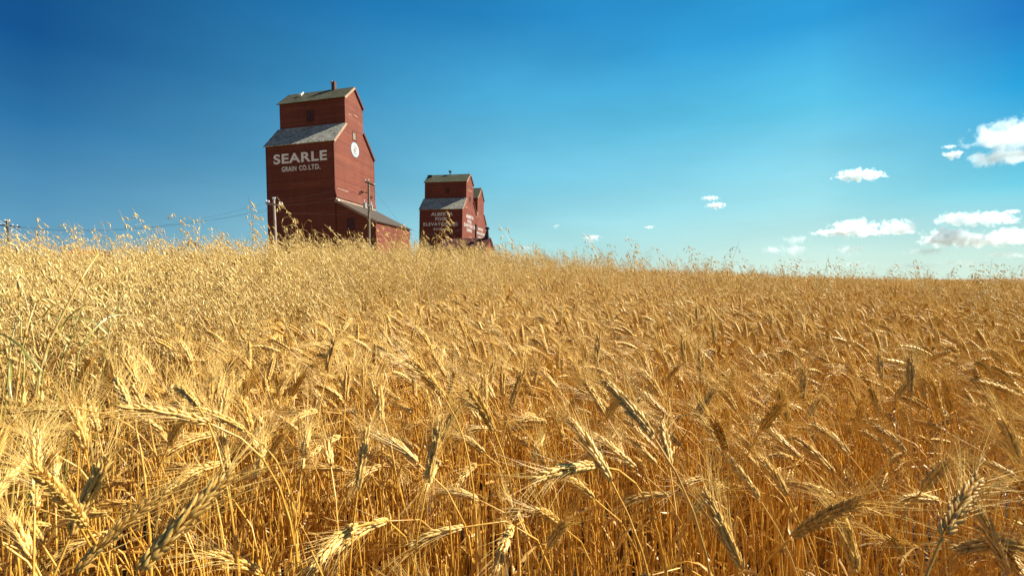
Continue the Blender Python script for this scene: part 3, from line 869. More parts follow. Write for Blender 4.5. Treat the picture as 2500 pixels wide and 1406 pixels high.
def straw_path(h, lean, head, rg, az, n=9):
    """stem from the origin: nearly straight, bowing over in its upper fifth; head = final angle from the vertical"""
    p = np.zeros(3); out = [p.copy()]; d_h = np.array([cos(az), sin(az), 0])
    for i in range(n):
        s = (i + 1) / n
        a = lean * (0.4 + 0.6 * s) + max(0, (s - .72) / .28) ** 1.3 * (head - lean)
        dd = d_h * sin(a) + np.array([0, 0, 1.0]) * cos(a) + rg.normal(0, .026, 3)
        ln = h / n * (1.0 if i < n - 3 else .85)
        p = p + dd / np.linalg.norm(dd) * ln; out.append(p.copy())
    return np.array(out), a, d_h

def wheat_parts(rg, h, lean, head, az, lod=0, leaves=2, size=1.0, earL=None, curl=0.35):
    """meshes of one wheat plant standing at the origin"""
    st, a, d_h = straw_path(h, lean, head, rg, az, 10 if lod == 0 else (6 if lod == 1 else 4))
    L = earL or rg.uniform(.066, .098) * size
    ne = 8; p = st[-1].copy(); ep = [p.copy()]
    for i in range(ne):
        a2 = a + curl * (i + 1) / ne
        dd = d_h * sin(a2) + np.array([0, 0, 1.0]) * cos(a2) + rg.normal(0, .015, 3)
        p = p + dd / np.linalg.norm(dd) * L / ne; ep.append(p.copy())
    return finish_wheat(rg, st, np.array(ep), lod, leaves, size)

def finish_wheat(rg, st, ep, lod, leaves, size):
    S_, E_, A_, Lf = MB(), MB(), MB(), MB()
    sides = (5, 4, 3)[lod]
    S_.tube(st, np.linspace(.0021, .0013, len(st)) * (1 if lod < 2 else 1.3), sides, False)
    if lod == 0:
        for k in (0.3, 0.58):
            i = int(k * (len(st) - 1)); q = st[i]; d = st[i + 1] - st[i]; d /= np.linalg.norm(d)
            S_.tube([q - d * .004, q, q + d * .004], [.0018, .0027, .0018], 5, False)
            S_.tube([q + d * .002, q + d * .05, q + d * .09], [.0026, .0026, .0021], 5, False)
    wheat_ear(E_, A_, ep, rg, lod, size)
    for k in range(leaves):
        i = int(rg.uniform(.25, .62) * (len(st) - 1)); q = st[i]
        th = rg.uniform(0, 2 * pi); d = np.array([cos(th), sin(th), rg.uniform(.5, 1.6)])
        pa = arc(q, d, rg.uniform(.10, .24), 7 if lod == 0 else 4, rg, rg.uniform(1.2, 3.6), .16)
        ribbon(Lf, pa, rg.uniform(.0028, .0052), rg.uniform(-4, 4), rg)
    return S_, E_, A_, Lf

def joined(name, pairs):
    """one mesh out of several builders, each with its own material slot"""
    mb = MB(); idx = []; mats = []
    for b, mat in pairs:
        if not b.n: continue
        for v, in zip(b.v,): pass
        k = len(mats); mats.append(mat); nf = len(b.f)
        mb.add(np.vstack(b.v), b.f); idx += [k] * nf
    m = mb.mesh(name)
    for q in mats: m.materials.append(q)
    m.polygons.foreach_set('material_index', idx)
    m.shade_smooth(); m.update()
    return m

# wild oats: a loose nodding panicle of papery husks on hair-thin branches
def oat_parts(rg, h, lean, az, lod=0, wind=(-0.35, 0.0, 0), n_node=6, spread=1.0, length=.26):
    S_, G_, Lf = MB(), MB(), MB()
    st, a, d_h = straw_path(h, lean, lean + rg.uniform(.1, .5), rg, az, 8 if lod == 0 else 5)
    S_.tube(st, np.linspace(.0022, .0012, len(st)), 4 if lod == 0 else 3, False)
    ax = st[-1] - st[-2]; ax /= np.linalg.norm(ax)
    top = arc(st[-1], ax, length, 6, rg, 0.25, .03, np.array(wind) * .6)
    S_.tube(top, np.linspace(.0012, .0005, len(top)), 3, False)
    one_side = np.array([rg.uniform(.2, 1.0), rg.uniform(-.4, .4), 0])
    for i in range(n_node):
        s = (i + .2) / n_node
        q = np.array([np.interp(s * 6, range(7), top[:, k]) for k in range(3)])
        nb = int(rg.integers(3, 6)) if i < n_node - 2 else 2
        if lod == 2: nb = 3
        for b in range(nb):
            th = rg.uniform(0, 2 * pi)
            d = np.array([cos(th), sin(th), 0]) * .55 * spread + one_side * .45 + ax * .8
            Lb = rg.uniform(.03, .085) * (1.15 - .75 * s)
            pa = arc(q, d, Lb, 4 if lod == 0 else 2, rg, 1.5, .06)
            S_.tube(pa, .00042 if lod == 0 else .0006, 3, False)
            m = 1 if rg.random() < .65 else 2
            for c_ in range(m):
                o = pa[-1] if c_ == 0 else pa[len(pa) // 2]
                hang = (pa[-1] - pa[-2]) * 20 + np.array([rg.normal(.55, .35), rg.normal(0, .35), -.75])
                hang /= np.linalg.norm(hang)
                sd = np.cross(hang, rg.normal(0, 1, 3)); sd /= np.linalg.norm(sd) + 1e-9
                Ls = rg.uniform(.019, .028)
                opn = rg.uniform(.03, .22)
                tpl = SP_HI if lod == 0 else SP_MID
                put(G_, tpl, o, hang + sd * opn, sd, Ls, .0012, .0025)
                put(G_, tpl, o, hang - sd * opn, sd, Ls * .95, .0012, .0025)
                if lod == 0: put(G_, SP_MID, o, hang, sd, Ls * .72, .0017, .0017)
                if lod < 2 and rg.random() < .5:
                    pw = arc(o + hang * Ls * .6, hang + rg.normal(0, .35, 3), .022, 2, rg, 0, .15)
                    S_.tube(pw, .0003, 3, False)
    for k in range(2 if lod < 2 else 1):
        i = int(rg.uniform(.3, .75) * (len(st) - 1)); q = st[i]; th = rg.uniform(0, 2 * pi)
        pa = arc(q, (cos(th), sin(th), rg.uniform(.6, 1.8)), rg.uniform(.12, .28), 6 if lod == 0 else 4, rg, rg.uniform(1, 3), .14)
        ribbon(Lf, pa, rg.uniform(.003, .0055), rg.uniform(-4, 4), rg)
    return S_, G_, Lf

rg = np.random.default_rng(11)
LEFTW = pi                                    # the wind has laid the crop towards -x
def wheat_spec(rg):
    """pose of a wheat plant: most lean or nod with the wind, some stand"""
    k = rg.random()
    az = LEFTW + rg.normal(0, .75) if rg.random() < .8 else rg.uniform(0, 2 * pi)
    if k < .34: return 'upright', rg.uniform(.03, .12), rg.uniform(.10, .35), az, rg.uniform(.02, .25)
    if k < .74: return 'leaning', rg.uniform(.06, .16), rg.uniform(.45, .95), az, rg.uniform(.1, .5)
    return 'nodding', rg.uniform(.06, .15), rg.uniform(1.15, 1.9), az, rg.uniform(.3, .9)

def unlinked(name, mesh):
    return bpy.data.objects.new(name, mesh)   # source for the mass of the crop, never placed in the scene itself

SRC = {}
def source_set(key, objs):
    c = bpy.data.collections.new(key)
    for o in objs: c.objects.link(o)
    SRC[key] = c

NV0, NV1, NV2 = 14, 16, 12
V0 = []                                       # near plants kept in separate parts
for i in range(NV0):
    pose, lean, head, az, curl = wheat_spec(rg)
    parts = wheat_parts(rg, rg.uniform(.74, .82), lean, head, az, 0, int(rg.integers(1, 4)), rg.uniform(.95, 1.12), None, curl)
    V0.append((pose, parts))
near_objs = []
for i, (pose, (a, b, c, d)) in enumerate(V0):
    near_objs.append(unlinked('n%02d' % i, joined('wheat_plant', [(a, STALK), (b, EAR), (c, AWN), (d, LEAF)])))
# leafy and headless tillers that thicken the stand
for i in range(6):
    S_, Lf = MB(), MB()
    for q in range(4):
        st, _, _ = straw_path(rg.uniform(.45, .78), rg.uniform(.0, .24), rg.uniform(.05, .5), rg, rg.uniform(0, 6.28), 6)
        off = np.array([rg.normal(0, .03), rg.normal(0, .03), 0])
        S_.tube(st + off, np.linspace(.0021, .0014, len(st)) * rg.uniform(.7, 1.15), 4, False)
        for k in range(int(rg.integers(0, 3))):
            j = int(rg.uniform(.3, .95) * (len(st) - 1)); th = rg.uniform(0, 6.28)
            pa = arc(st[j] + off, (cos(th), sin(th), rg.uniform(.4, 1.5)), rg.uniform(.06, .2), 6, rg, rg.uniform(1.2, 4.5), .26)
            ribbon(Lf, pa, rg.uniform(.0028, .005), rg.uniform(-4, 4), rg)
    near_objs.append(unlinked('n%02d' % (NV0 + i), joined('tiller', [(S_, STALK), (Lf, LEAF)])))
source_set('wheat_near', near_objs)
mid = []
for i in range(NV1):
    pose, lean, head, az, curl = wheat_spec(rg)
    a, b, c, d = wheat_parts(rg, rg.uniform(.72, .84), lean, head, az, 1, 2, rg.uniform(.98, 1.15), None, curl)
    mid.append(unlinked('m%02d' % i, joined('wheat_plant', [(a, STALK), (b, EAR), (c, AWN), (d, LEAF)])))
source_set('wheat_mid', mid)
low = []
for i in range(NV2):                          # tufts of a dozen plants for the distance
    P_ = [MB(), MB(), MB(), MB()]
    for q in range(13):
        pose, lean, head, az, curl = wheat_spec(rg)
        off = np.array([rg.uniform(-.16, .16), rg.uniform(-.16, .16), 0])
        pr = wheat_parts(rg, rg.uniform(.70, .86), lean, head, az, 2, 1, 1.12, None, curl)
        for A_, B_ in zip(P_, pr):
            if B_.n: A_.add(np.vstack(B_.v) + off, B_.f)
    low.append(unlinked('l%02d' % i, joined('wheat_tuft', list(zip(P_, (STALK, EAR, AWN, LEAF))))))
source_set('wheat_low', low)
OV0 = []
for i in range(10):
    OV0.append(oat_parts(rg, rg.uniform(.84, .98), rg.uniform(.03, .22), LEFTW + rg.normal(0, 1.0), 0, length=rg.uniform(.2, .3), n_node=int(rg.integers(5, 8))))
source_set('oat_near', [unlinked('o%02d' % i, joined('oat_plant', [(a, OATS), (b, OATG), (c, LEAF)])) for i, (a, b, c) in enumerate(OV0)])
om = []
for i in range(12):
    a, b, c = oat_parts(rg, rg.uniform(.82, .98), rg.uniform(.03, .25), LEFTW + rg.normal(0, 1.1), 1, length=rg.uniform(.2, .3), n_node=6)
    om.append(unlinked('p%02d' % i, joined('oat_plant', [(a, OATS), (b, OATG), (c, LEAF)])))
source_set('oat_mid', om)

def scatter(name, key, pts, rots, scl, idx, label, cat):
    """one object carrying every plant of the mass, as instances of the unlinked sources"""
    m = bpy.data.meshes.new(name)
    m.from_pydata(pts.tolist(), [], [])
    for nm, typ, data in (('rot', 'FLOAT_VECTOR', rots), ('scl', 'FLOAT', scl), ('idx', 'INT', idx)):
        a = m.attributes.new(nm, typ, 'POINT')
        a.data.foreach_set('vector' if typ == 'FLOAT_VECTOR' else 'value', np.ascontiguousarray(data).ravel())
    o = bpy.data.objects.new(name, m); COL.objects.link(o)
    g = bpy.data.node_groups.new(name, 'GeometryNodeTree')
    g.interface.new_socket('Geometry', in_out='INPUT', socket_type='NodeSocketGeometry')
    g.interface.new_socket('Geometry', in_out='OUTPUT', socket_type='NodeSocketGeometry')
    gi, go = g.nodes.new('NodeGroupInput'), g.nodes.new('NodeGroupOutput')
    ci = g.nodes.new('GeometryNodeCollectionInfo'); ci.inputs['Collection'].default_value = SRC[key]
    ci.inputs['Separate Children'].default_value = True; ci.inputs['Reset Children'].default_value = True
    ip = g.nodes.new('GeometryNodeInstanceOnPoints'); ip.inputs['Pick Instance'].default_value = True
    def na(nm, typ):
        n = g.nodes.new('GeometryNodeInputNamedAttribute'); n.data_type = typ; n.inputs['Name'].default_value = nm
        return n.outputs['Attribute']
    e2r = g.nodes.new('FunctionNodeEulerToRotation')
    L = g.links.new
    L(na('rot', 'FLOAT_VECTOR'), e2r.inputs[0]); L(e2r.outputs[0], ip.inputs['Rotation'])
    L(na('scl', 'FLOAT'), ip.inputs['Scale']); L(na('idx', 'INT'), ip.inputs['Instance Index'])
    L(gi.outputs[0], ip.inputs['Points']); L(ci.outputs[0], ip.inputs['Instance']); L(ip.outputs[0], go.inputs[0])
    md = o.modifiers.new('plants', 'NODES'); md.node_group = g
    return tag(o, label, cat, kind='stuff')

def to_px(x, y): return 1250 + F * x / np.maximum(y, 1e-3)
def oat_share(px, r):
    """how much of the stand is oats: dense at the left, thinning along the crest"""
    a = np.interp(px, [-400, 250, 560, 800, 1150, 1300, 1600, 3000], [.85, .82, .78, .68, .58, .32, .09, .05])
    r0 = np.interp(px, [-400, 100, 500, 900, 1200, 1500, 3000], [1.15, 1.25, 1.6, 2.3, 3.4, 5.0, 6.0])
    s = np.clip((r - r0) / (r0 * .45), 0, 1); s = s * s * (3 - 2 * s)
    return np.maximum(a * s, np.interp(px, [900, 1400], [.045, .035]))
def sector(rg, r0, r1, dens, azmax=1.0):
    """random stands in the ring sector r0..r1 ahead of the camera, drilled in faint rows"""
    n = int(dens * azmax * (r1 * r1 - r0 * r0))
    r = np.sqrt(rg.uniform(r0 * r0, r1 * r1, n)); az = rg.uniform(-azmax, azmax, n)
    x, y = r * np.sin(az), r * np.cos(az)
    return x, y, r

# -- the ears that stand out in front, each where the photograph has it: (x, y) of the base and tip of the ear
HERO = [
 (85,1245,5,1075,'fat pale wheat ear bending out over the frame edge, biggest on that side'),
 (213,1290,222,1075,'stout upright wheat ear showing its plump grains beside the fat pale one'),
 (178,1400,330,1235,'broad bright wheat ear sloping up from the bottom edge, whiskers spread wide'),
 (335,1402,490,1200,'long straight wheat ear leaning away, parallel to the broad bright one'),
 (25,1402,2,1300,'wheat ear cut by the bottom corner beneath the fat pale ear'),
 (488,1160,385,1235,'thin wheat ear hooked right over on a bowed stem, hanging its tip down'),
 (515,1035,365,965,'bright arched wheat ear with a swept awn tuft over the dark orange stems'),
 (205,1000,85,988,'wheat ear bent level with its awns streaming to the frame edge'),
 (316,996,216,933,'sloping wheat ear just above the level bent one'),
 (484,993,367,958,'curved wheat ear directly behind the bright arched one'),
 (336,936,256,872,'pale wheat ear with a wide fan of awns, behind the sloping ones'),
 (535,1067,455,1048,'slim wheat ear lying almost level under the bright arched one'),
 (600,1052,520,975,'straight wheat ear slanting up beside the slim level one'),
 (412,1047,390,985,'small upright wheat ear, one of two side by side'),
 (424,1041,420,985,'second small upright ear close against its twin'),
 (142,876,212,836,'dark shaded wheat ear pointing up and away among pale oats'),
 (1207,1055,1148,920,'golden wheat ear rising in the middle of the crop, sunlit along one edge'),
 (1244,1072,1233,995,'short erect wheat ear with a crown of awns next to the golden middle one'),
 (1088,977,1017,856,'long wheat ear slanting up behind the golden middle one'),
 (1061,1109,1115,1000,'shaded wheat ear leaning away from the wind, in the middle of the crop'),
 (882,1059,939,1030,'drooping wheat ear on a blurred stem, tip pointing down wind'),
 (1458,1137,1298,1124,'dark level wheat ear with long awns reaching out like a brush'),
 (1493,1176,1397,1041,'robust wheat ear crossing the dark level one at its base'),
 (1600,1073,1493,945,'big sloping wheat ear with pale awns combed upwards'),
 (873,1198,878,1056,'soft blurred upright wheat ear close to the lens'),
 (931,1198,948,1125,'soft blurred small ear beside the larger blurred upright one'),
 (1152,1065,1144,985,'short pale wheat ear standing between the golden and the shaded ones'),
 (1772,1101,1705,990,'pale green tinged wheat ear sloping up on the sunward side'),
 (1858,1224,1790,1116,'wheat ear under the pale green tinged one, hung about with oat husks'),
 (1837,1094,1762,1035,'whitish wheat ear right behind the pale green tinged one'),
 (1930,1314,2013,1152,'dark grey brown wheat ear leaning away from all the others'),
 (1811,1396,1752,1231,'long wheat ear rising from the bottom edge near the dark leaning ear'),
 (2117,1069,2094,1020,'small silvery wheat ear above a dark gap of soil'),
 (2445,1098,2421,1020,'dark silver topped wheat ear near the frame edge'),
 (2247,1260,2255,1172,'shaded upright wheat ear behind a net of long awns'),
 (2301,1310,2486,1199,'huge blurred dark wheat ear slanting across the bottom corner'),
 (2463,1404,2458,1235,'blurred brown upright wheat ear in the bottom corner under the slanting one'),
 (2107,1404,2078,1326,'grey tipped wheat ear cut by the bottom edge'),
 (2053,1278,1999,1197,'sunlit wheat ear behind the dark leaning one'),
 (1290,1320,1232,1235,'dull gold wheat ear low by the bottom edge under the middle ones'),
 (640,1402,560,1290,'whiskery wheat ear at the bottom edge below the orange stems'),
 (960,1330,975,1245,'narrow wheat ear standing low by the bottom edge'),
]
rh = np.random.default_rng(5)
WG = 'ripe wheat stalks nearest the lens'
def plant_object(name, loc, parts, label, cat, group):
    r = empty(name, loc=tuple(loc)); tag(r, label, cat, group)
    (s_, e_, a_, l_) = parts
    s_.obj('stalk', STALK, r, True); eo = e_.obj('ear', EAR, r, True); a_.obj('awns', AWN, eo, True)
    for q in l_.pieces(): q.obj('leaf', LEAF, r, True)
    return r
hero_xy = []
for (xb, yb, xt, yt, label) in HERO:
    L = .098 + rh.uniform(-.006, .008)
    pl = math.hypot(xt - xb, yt - yb)
    tilt = rh.uniform(.80, .93)
    dep = F * L * tilt / pl
    dep = min(max(dep, .36), 1.35)
    b = at(xb, yb, dep); inpl = at(xt, yt, dep) - b
    away = math.sqrt(max(0, L * L - inpl @ inpl))
    tip = b + inpl + np.array([0, away * (1 if rh.random() < .6 else -1), 0])
    d = (tip - b); d /= np.linalg.norm(d)
    ep = []; p = b.copy(); dd = d + np.array([0, 0, .16])
    for i in range(9):
        ep.append(p.copy()); dd = dd - np.array([0, 0, .32 / 8]); dd /= np.linalg.norm(dd); p = p + dd * L / 8
    hd = np.array([d[0], d[1], 0]) * (.10 if d[2] > .3 else .16)
    root = b - hd; root[2] = float(ground(root[0], root[1]))
    c1 = root + np.array([0, 0, (b[2] - root[2]) * .6]); d0 = ep[1] - ep[0]; d0 /= np.linalg.norm(d0)
    c2 = b - d0 * (.16 if d[2] > 0 else .10)
    if d[2] < 0: c2[2] = max(c2[2], b[2] + .015)
    tt = np.linspace(0, 1, 13)[:, None]
    st = (1 - tt) ** 3 * root + 3 * (1 - tt) ** 2 * tt * c1 + 3 * (1 - tt) * tt ** 2 * c2 + tt ** 3 * b
    parts = finish_wheat(rh, st - root, np.array(ep) - root, 0, int(rh.integers(1, 3)), rh.uniform(.82, .98))
    plant_object('wheat_plant', root, parts, label, 'wheat', WG)
    hero_xy.append((b[0], b[1], dep))
hero_xy = np.array(hero_xy)

# -- the rest of the nearest plants, each its own object copied from a few kinds
protos = []
POSE = {'upright': 'straight standing', 'leaning': 'slanting', 'nodding': 'nodding'}
def where(px, r):
    c = ('toward the distant dark pole', 'below the near elevator', 'below the middle elevator',
         'below the open sky', 'below the white clouds')[int(np.digitize(px, [520, 1000, 1300, 1850]))]
    d = ('in the front rank', 'in the second rank', 'in the third rank')[int(np.digitize(r, [.7, 1.0]))]
    return c, d
x, y, r = sector(rg, .42, 1.6, 185, 1.05)
px = to_px(x, y)
keep = (rg.random(len(x)) < np.interp(r, [.45, .62, .95], [.12, .45, 1])) & (px > -900) & (px < 3900) & (y > .1)
x, y, r, px = x[keep], y[keep], r[keep], px[keep]
clear = np.ones(len(x), bool)                 # nothing crowds the leading ears or stands in their sun
for hx, hy, hd in hero_xy:
    l_ = math.hypot(hx, hy); t_ = (x * hx + y * hy) / l_; n_ = np.abs(x * hy - y * hx) / l_
    clear &= ~((t_ > 0) & (t_ < l_ + .03) & (n_ < .03 * t_ / l_ + .008) & (hd < .75))
    dx, dy = x - hx, y - hy; ts = dx * sin(SUN_AZ) + dy * cos(SUN_AZ); ns = np.abs(dx * cos(SUN_AZ) - dy * sin(SUN_AZ))
    clear &= ~((ts > -.02) & (ts < .12) & (ns < .04) & (hd < .75))
x, y, r, px = x[clear], y[clear], r[clear], px[clear]
gz = ground(x, y)
inframe = (px > -60) & (px < 2560)
order = np.argsort(r + np.where(inframe, 0, 50))
NIND = 250
ind = order[:NIND]; rest = order[NIND:]
def copy_plant(proto, loc, yaw, scl, label):
    root = proto.copy(); COL.objects.link(root)
    root.location = loc; root.rotation_euler = (0, 0, yaw); root.scale = (scl, scl, scl); root['label'] = label
    for ch in proto.children:
        c = ch.copy(); COL.objects.link(c); c.parent = root
        for g2 in ch.children:
            k = g2.copy(); COL.objects.link(k); k.parent = c
    return root
used = set()
for i in ind:
    k = int(rg.integers(0, NV0)); pose, parts = V0[k]
    c, d = where(px[i], r[i])
    leafy = ' with curled leaf' if parts[3].n else ''
    label = '%s wheat plant%s, %s %s' % (POSE[pose], leafy, d, c)
    loc = (float(x[i]), float(y[i]), float(gz[i]))
    yaw, sc = rg.normal(0, .5), rg.uniform(.90, 1.03)
    sc *= np.interp(r[i], [.4, .8], [.86, 1.0])
    if k not in used:
        used.add(k)
        p = plant_object('wheat_plant', loc, parts, label, 'wheat', WG)
        p.rotation_euler = (0, 0, yaw); p.scale = (sc, sc, sc)
        protos.append((k, p))
    else:
        copy_plant(dict(protos)[k], loc, yaw, sc, label)

# -- the crop behind and around them
def pose_arrays(n, key_n, tilt=.05, s0=.9, s1=1.06):
    rots = np.stack([rg.normal(0, tilt, n), rg.normal(0, tilt, n), rg.normal(0, .6, n)], 1)
    return rots, rg.uniform(s0, s1, n), rg.integers(0, key_n, n)
def put_mass(name, key, nk, x, y, label, cat, s0=.9, s1=1.06, sink=0.0, tilt=.05):
    P_ = np.stack([x, y, ground(x, y) - sink], 1)
    ro, sc, ix = pose_arrays(len(x), nk, tilt, s0, s1)
    pa_ = np.sin(x * 2.1 + np.sin(y * 1.7) * 1.3) * np.sin(y * 2.6 + np.sin(x * 1.3))       # lodged and taller patches
    sc = sc * (1 + .045 * pa_); ro[:, 1] -= .10 * np.clip(np.sin(x * 1.1 + y * .8), 0, 1); ro[:, 0] += .06 * pa_
    return scatter(name, key, P_, ro, sc, ix, label, cat)
# near mass: plants just outside the counted ones, and leafy tillers everywhere close by
xt_, yt_, rt_ = sector(rg, .25, 2.4, 135, 1.05)
mn = len(rest)
P_ = np.stack([np.concatenate([x[rest], xt_]), np.concatenate([y[rest], yt_]), np.zeros(mn + len(xt_))], 1)
P_[:, 2] = ground(P_[:, 0], P_[:, 1])
ro, sc, ix = pose_arrays(len(P_), NV0)
ix[mn:] = rg.integers(NV0, NV0 + 6, len(xt_))
scatter('wheat_stand', 'wheat_near', P_, ro, sc, ix, 'ripe golden wheat standing thickly just behind the first ears', 'wheat crop')
def mass_band(r0, r1, dens, azmax, margin):
    x, y, r = sector(rg, r0, r1, dens, azmax)
    p = to_px(x, y); k = (y > .1) & (p > -margin) & (p < 2500 + margin * 1.6)
    return x[k], y[k], r[k], p[k]
WX, WY, OX, OY = [], [], [], []
for r0, r1, dn in ((1.6, 2.6, 230), (2.6, 4.0, 230), (4.0, 6.0, 240), (6.0, 9.0, 190), (9.0, 12.0, 150)):
    xa, ya, ra, pa = mass_band(r0, r1, dn, .98, 420)
    o = rg.random(len(xa)) < oat_share(pa, ra)
    # stop a little way behind the crest
    R_ = np.interp(pa, XS, RS); k = ra < R_ * 1.45
    WX.append(xa[~o & k]); WY.append(ya[~o & k])
    q = o & k & (rg.random(len(xa)) < .9); OX.append(xa[q]); OY.append(ya[q])
put_mass('wheat_field', 'wheat_mid', NV1, np.concatenate(WX), np.concatenate(WY), 'golden bearded wheat filling the middle of the field up to the crest', 'wheat crop', .88, 1.06)
ox, oy = np.concatenate(OX), np.concatenate(OY)
orr = np.hypot(ox, oy)
near_o = np.argsort(orr)
# far tufts, only on the long sunward slope
xa, ya, ra, pa = mass_band(11.0, 34.0, 16, .95, 300)
k = ra < np.interp(pa, XS, RS) * 1.5
put_mass('wheat_distance', 'wheat_low', NV2, xa[k], ya[k], 'brown gold wheat running away to the sunward skyline', 'wheat crop', .9, 1.05)

# -- wild oats: the ones against the sky one by one, (tip x, tip y, distance)
OG = 'wild oats rising above the crop'
SKY = [(290,518,2.0,'tall whitish oat head, highest at the open-sky end of the field'),(92,536,2.3,'feathery oat head close to the dark distant pole'),
 (152,560,2.6,'small oat head between two taller ones near the dark distant pole'),(245,540,2.2,'oat head with dark husks just before the tall whitish one'),
 (322,535,2.2,'oat head bunched right behind the tall whitish one'),(375,560,2.6,'spread oat head under the sagging wires'),
 (418,525,2.4,'loose airy oat head touching the sagging wires'),(488,532,2.0,'bushy pale oat head midway between the tall whitish one and the grey pole'),
 (540,572,2.1,'dark two husked oat spray against blue sky'),(606,508,2.2,'nodding oat head just short of the near elevator edge'),
 (652,545,2.3,'oat head brushing the shaded corner of the near elevator'),(676,500,1.9,'oat head climbing the grey pole to its crossarm'),
 (705,560,1.9,'oat head arching out beside the grey pole over the dark wall'),(722,585,2.3,'low oat spray over the dark wall by the grey pole'),
 (792,556,2.2,'upright oat head in the middle of the dark wall'),(812,562,2.4,'oat head leaning beside the upright one on the dark wall'),
 (850,568,2.3,'oat head below the dark window of the drive shed'),(880,572,2.4,'oat head hard against the transformer pole'),
 (897,535,2.1,'tall thin oat head in front of the transformer pole'),(935,560,2.4,'oat head on the sunlit end wall of the drive shed'),
 (962,543,2.2,'tall oat head over the sunlit end wall of the drive shed'),(985,556,2.4,'oat head at the corner of the sunlit end wall'),
 (1012,598,2.8,'low oat head in the gap between the two elevators'),(1033,572,2.5,'oat head at the foot of the lettered dark wall'),
 (1060,566,2.3,'oat head under the lowest line of lettering'),(1092,524,1.9,'tallest oat of all before the lettered wall, covering some letters'),
 (1116,580,2.3,'oat spray before the low shed roof'),(1152,586,2.2,'oat head in the middle of the low shed roof'),
 (1172,590,2.4,'oat head before the gable of the low shed'),(1214,546,2.0,'pale oat head just past the low shed, alone on the sky'),
 (1205,585,2.3,'short oat below the pale one past the low shed'),(1290,600,3.0,'small oat head on the crest past the low shed'),
 (1420,582,3.0,'slim lone oat standing tall beside the small round puff of cloud'),(1445,612,3.2,'bent oat beside the slim lone one'),
 (1490,616,3.2,'oat head between the slim lone one and the crooked one'),(1530,592,3.0,'crooked lone oat reaching up from the crest'),
 (1553,616,3.4,'short oat next to the crooked lone one'),(1592,622,3.2,'leafy oat clump on the falling crest'),
 (1672,617,3.4,'oat plume bowing to windward on the falling crest'),(1705,630,3.6,'second plume behind the bowing one'),
 (1728,642,3.8,'low plume ending that group on the crest'),(1815,650,4.2,'faint short oat on the skyline under open sky'),
 (1925,646,4.0,'dense bushy oat tuft on the skyline'),(1950,650,4.2,'second half of the dense bushy tuft'),(1905,652,4.2,'thin fringe of the dense bushy tuft'),
 (2047,647,3.8,'tall dotted oat under the twin humped cloud'),(2078,658,3.9,'shorter dotted oat under the twin humped cloud'),
 (2186,664,4.2,'tiny oat on the skyline beneath the pale gap in the clouds'),(2236,652,3.5,'arched oat under the broad cloud bank'),
 (2340,664,3.7,'first of three oats bowed alike near the skyline end'),(2365,662,3.7,'second of three oats bowed alike near the skyline end'),
 (2402,664,3.8,'third of three oats bowed alike near the skyline end'),(2454,664,3.8,'last bowed oat before the brown hill')]
def oat_object(loc, parts, label):
    o = empty('wild_oat', loc=tuple(loc)); tag(o, label, 'wild oat', OG)
    parts[0].obj('stem', OATS, o, True); parts[1].obj('panicle', OATG, o, True); 
    for q in parts[2].pieces(): q.obj('leaf', LEAF, o, True)
    return o
op = {}
def top_of(parts):
    v = np.vstack(parts[0].v); return v[np.argmax(v[:, 2])]
def place_oat(k, loc, yaw, sc, label):
    if k not in op:
        op[k] = oat_object(loc, OV0[k], label); o = op[k]
    else:
        o = copy_plant(op[k], loc, yaw, sc, label)
    o.location = loc; o.rotation_euler = (0, 0, yaw); o.scale = (sc, sc, sc)
for (xp, yp, dep, label) in SKY:
    dep *= 1.4; yp -= np.interp(xp, [600, 700, 1200, 1400], [16, 4, 8, 22])
    k = int(rg.integers(0, len(OV0))); tp = top_of(OV0[k]); tgt = at(xp, yp, dep)
    yaw = rg.normal(0, .3)
    g0 = float(ground(tgt[0], tgt[1])); sc = (tgt[2] - g0) / tp[2]
    ox_, oy_ = sc * (cos(yaw) * tp[0] - sin(yaw) * tp[1]), sc * (sin(yaw) * tp[0] + cos(yaw) * tp[1])
    place_oat(k, (tgt[0] - ox_, tgt[1] - oy_, float(ground(tgt[0] - ox_, tgt[1] - oy_))), yaw, sc, label)
NO = 110
opx = to_px(ox, oy); vis = [i for i in near_o if 0 < opx[i] < 2500][:NO]
mask = np.ones(len(ox), bool); mask[vis] = False
for i in vis:
    k = int(rg.integers(0, len(OV0)))
    c, _ = where(opx[i], 1)
    place_oat(k, (float(ox[i]), float(oy[i]), float(ground(ox[i], oy[i]))), rg.normal(0, .6), rg.uniform(.88, 1.06) * np.interp(opx[i], [900, 1400], [1, .70 if orr[i] < 4.5 else .9]),
              'pale wild oat with papery husks, among the nearest oats %s' % c)
put_mass('oat_stand', 'oat_mid', 12, ox[mask], oy[mask], 'pale wild oats crowding the crest of the field', 'oats', .88, 1.16, 0, .07)

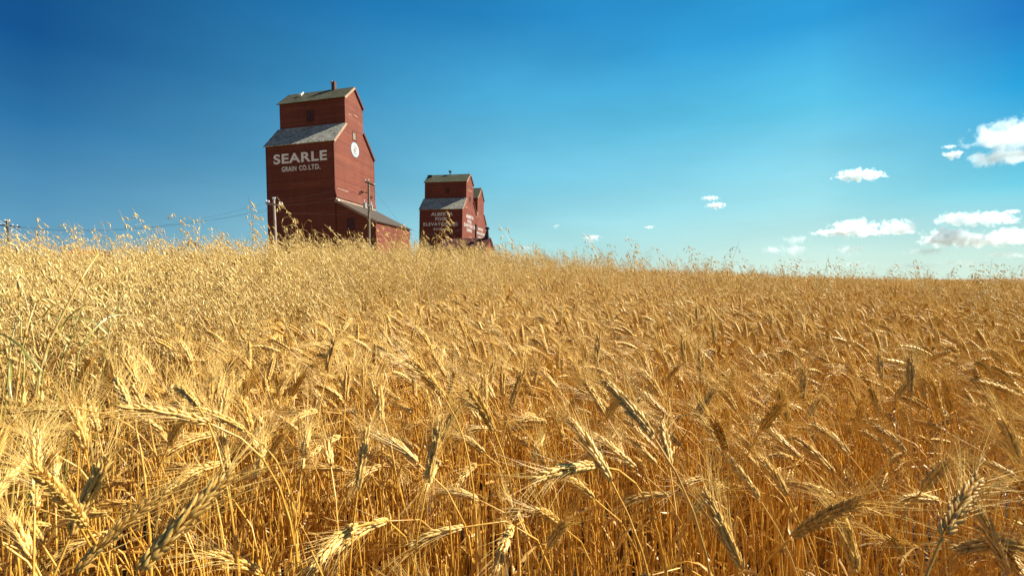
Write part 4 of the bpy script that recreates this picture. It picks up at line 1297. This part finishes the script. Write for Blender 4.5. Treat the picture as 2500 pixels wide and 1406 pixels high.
# -- thick bare culms leaning through the oats at the open-sky end
def culm(pts, dep, rad, label):
    p = [at(a, b, d) for (a, b), d in zip(pts, dep)]
    f = p[0].copy(); f[0] -= .10; f[2] = float(ground(f[0], f[1])); p = [f] + p
    t = np.linspace(0, len(p) - 1, 16); p = np.array(p)
    q = np.stack([np.interp(t, range(len(p)), p[:, k]) for k in range(3)], 1)
    q[1:-1] = (q[:-2] + 2 * q[1:-1] + q[2:]) / 4
    r_ = empty('grass_stem', loc=tuple(f)); tag(r_, label, 'grass stem', 'stems leaning through the oats')
    s_ = MB().tube(q - f, np.linspace(rad, rad * .6, 16), 6).obj('culm', OATS, r_, True)
    nd = MB()
    for i in (5, 9):
        d = q[i + 1] - q[i]; d /= np.linalg.norm(d)
        nd.tube([q[i] - f - d * .006, q[i] - f, q[i] - f + d * .006], [rad * .9, rad * 1.35, rad * .9], 6)
    nd.obj('stem_node', LEAF, s_, True)
culm([(85, 900), (188, 700), (215, 655), (240, 620)], [1.0, 1.05, 1.08, 1.12], .0026, 'thick bare yellow stem slanting up through the oats')
culm([(48, 880), (66, 800), (88, 735)], [1.05, 1.05, 1.08], .0022, 'shorter bare yellow stem beside the thick slanting one')

GREENSTEM = straw('half_green_stem', (0.16, 0.17, 0.03), (0.30, 0.27, 0.05), (0.50, 0.42, 0.10), 0.2, 20.0, 0.08)
rq = np.random.default_rng(3)
GL = ['greenish stem at the very frame edge behind the fat pale ear', 'greenish stem crossing the shorter bare yellow one', 'thin greenish stem leaning between the two bare yellow ones',
      'greenish stem just right of the thick bare yellow one', 'bowed greenish stem over the dark shaded ear', 'low greenish stem under the bare yellow ones', 'faint greenish stem ending among dense oat husks']
for (xa, ya, xb, yb, d0), lb in zip([(20, 930, 42, 770, 1.0), (62, 900, 52, 740, 1.06), (105, 905, 150, 760, 1.08), (150, 880, 205, 745, 1.12), (188, 870, 240, 790, 1.1), (95, 930, 120, 850, .98), (255, 860, 300, 720, 1.25)], GL):
    n0 = set(o.name for o in COL.objects)
    culm([(xa, ya), ((xa + xb) / 2 - 6, (ya + yb) / 2), (xb, yb)], [d0, d0 + .04, d0 + .08], .0019, lb)
    for o in COL.objects:
        if o.name not in n0 and o.type == 'MESH' and o.name.startswith('culm'):
            o.data.materials[0] = GREENSTEM
            lf = MB(); v = np.array([q.co[:] for q in o.data.vertices]); b = v[len(v) // 2]
            pa = arc(b, (rq.normal(0, .6), rq.normal(0, .4), 1.2), .16, 7, rq, 1.8, .10)
            ribbon(lf, pa, .0026, 1.2, rq); lf.obj('leaf', GREENSTEM, o.parent, True)
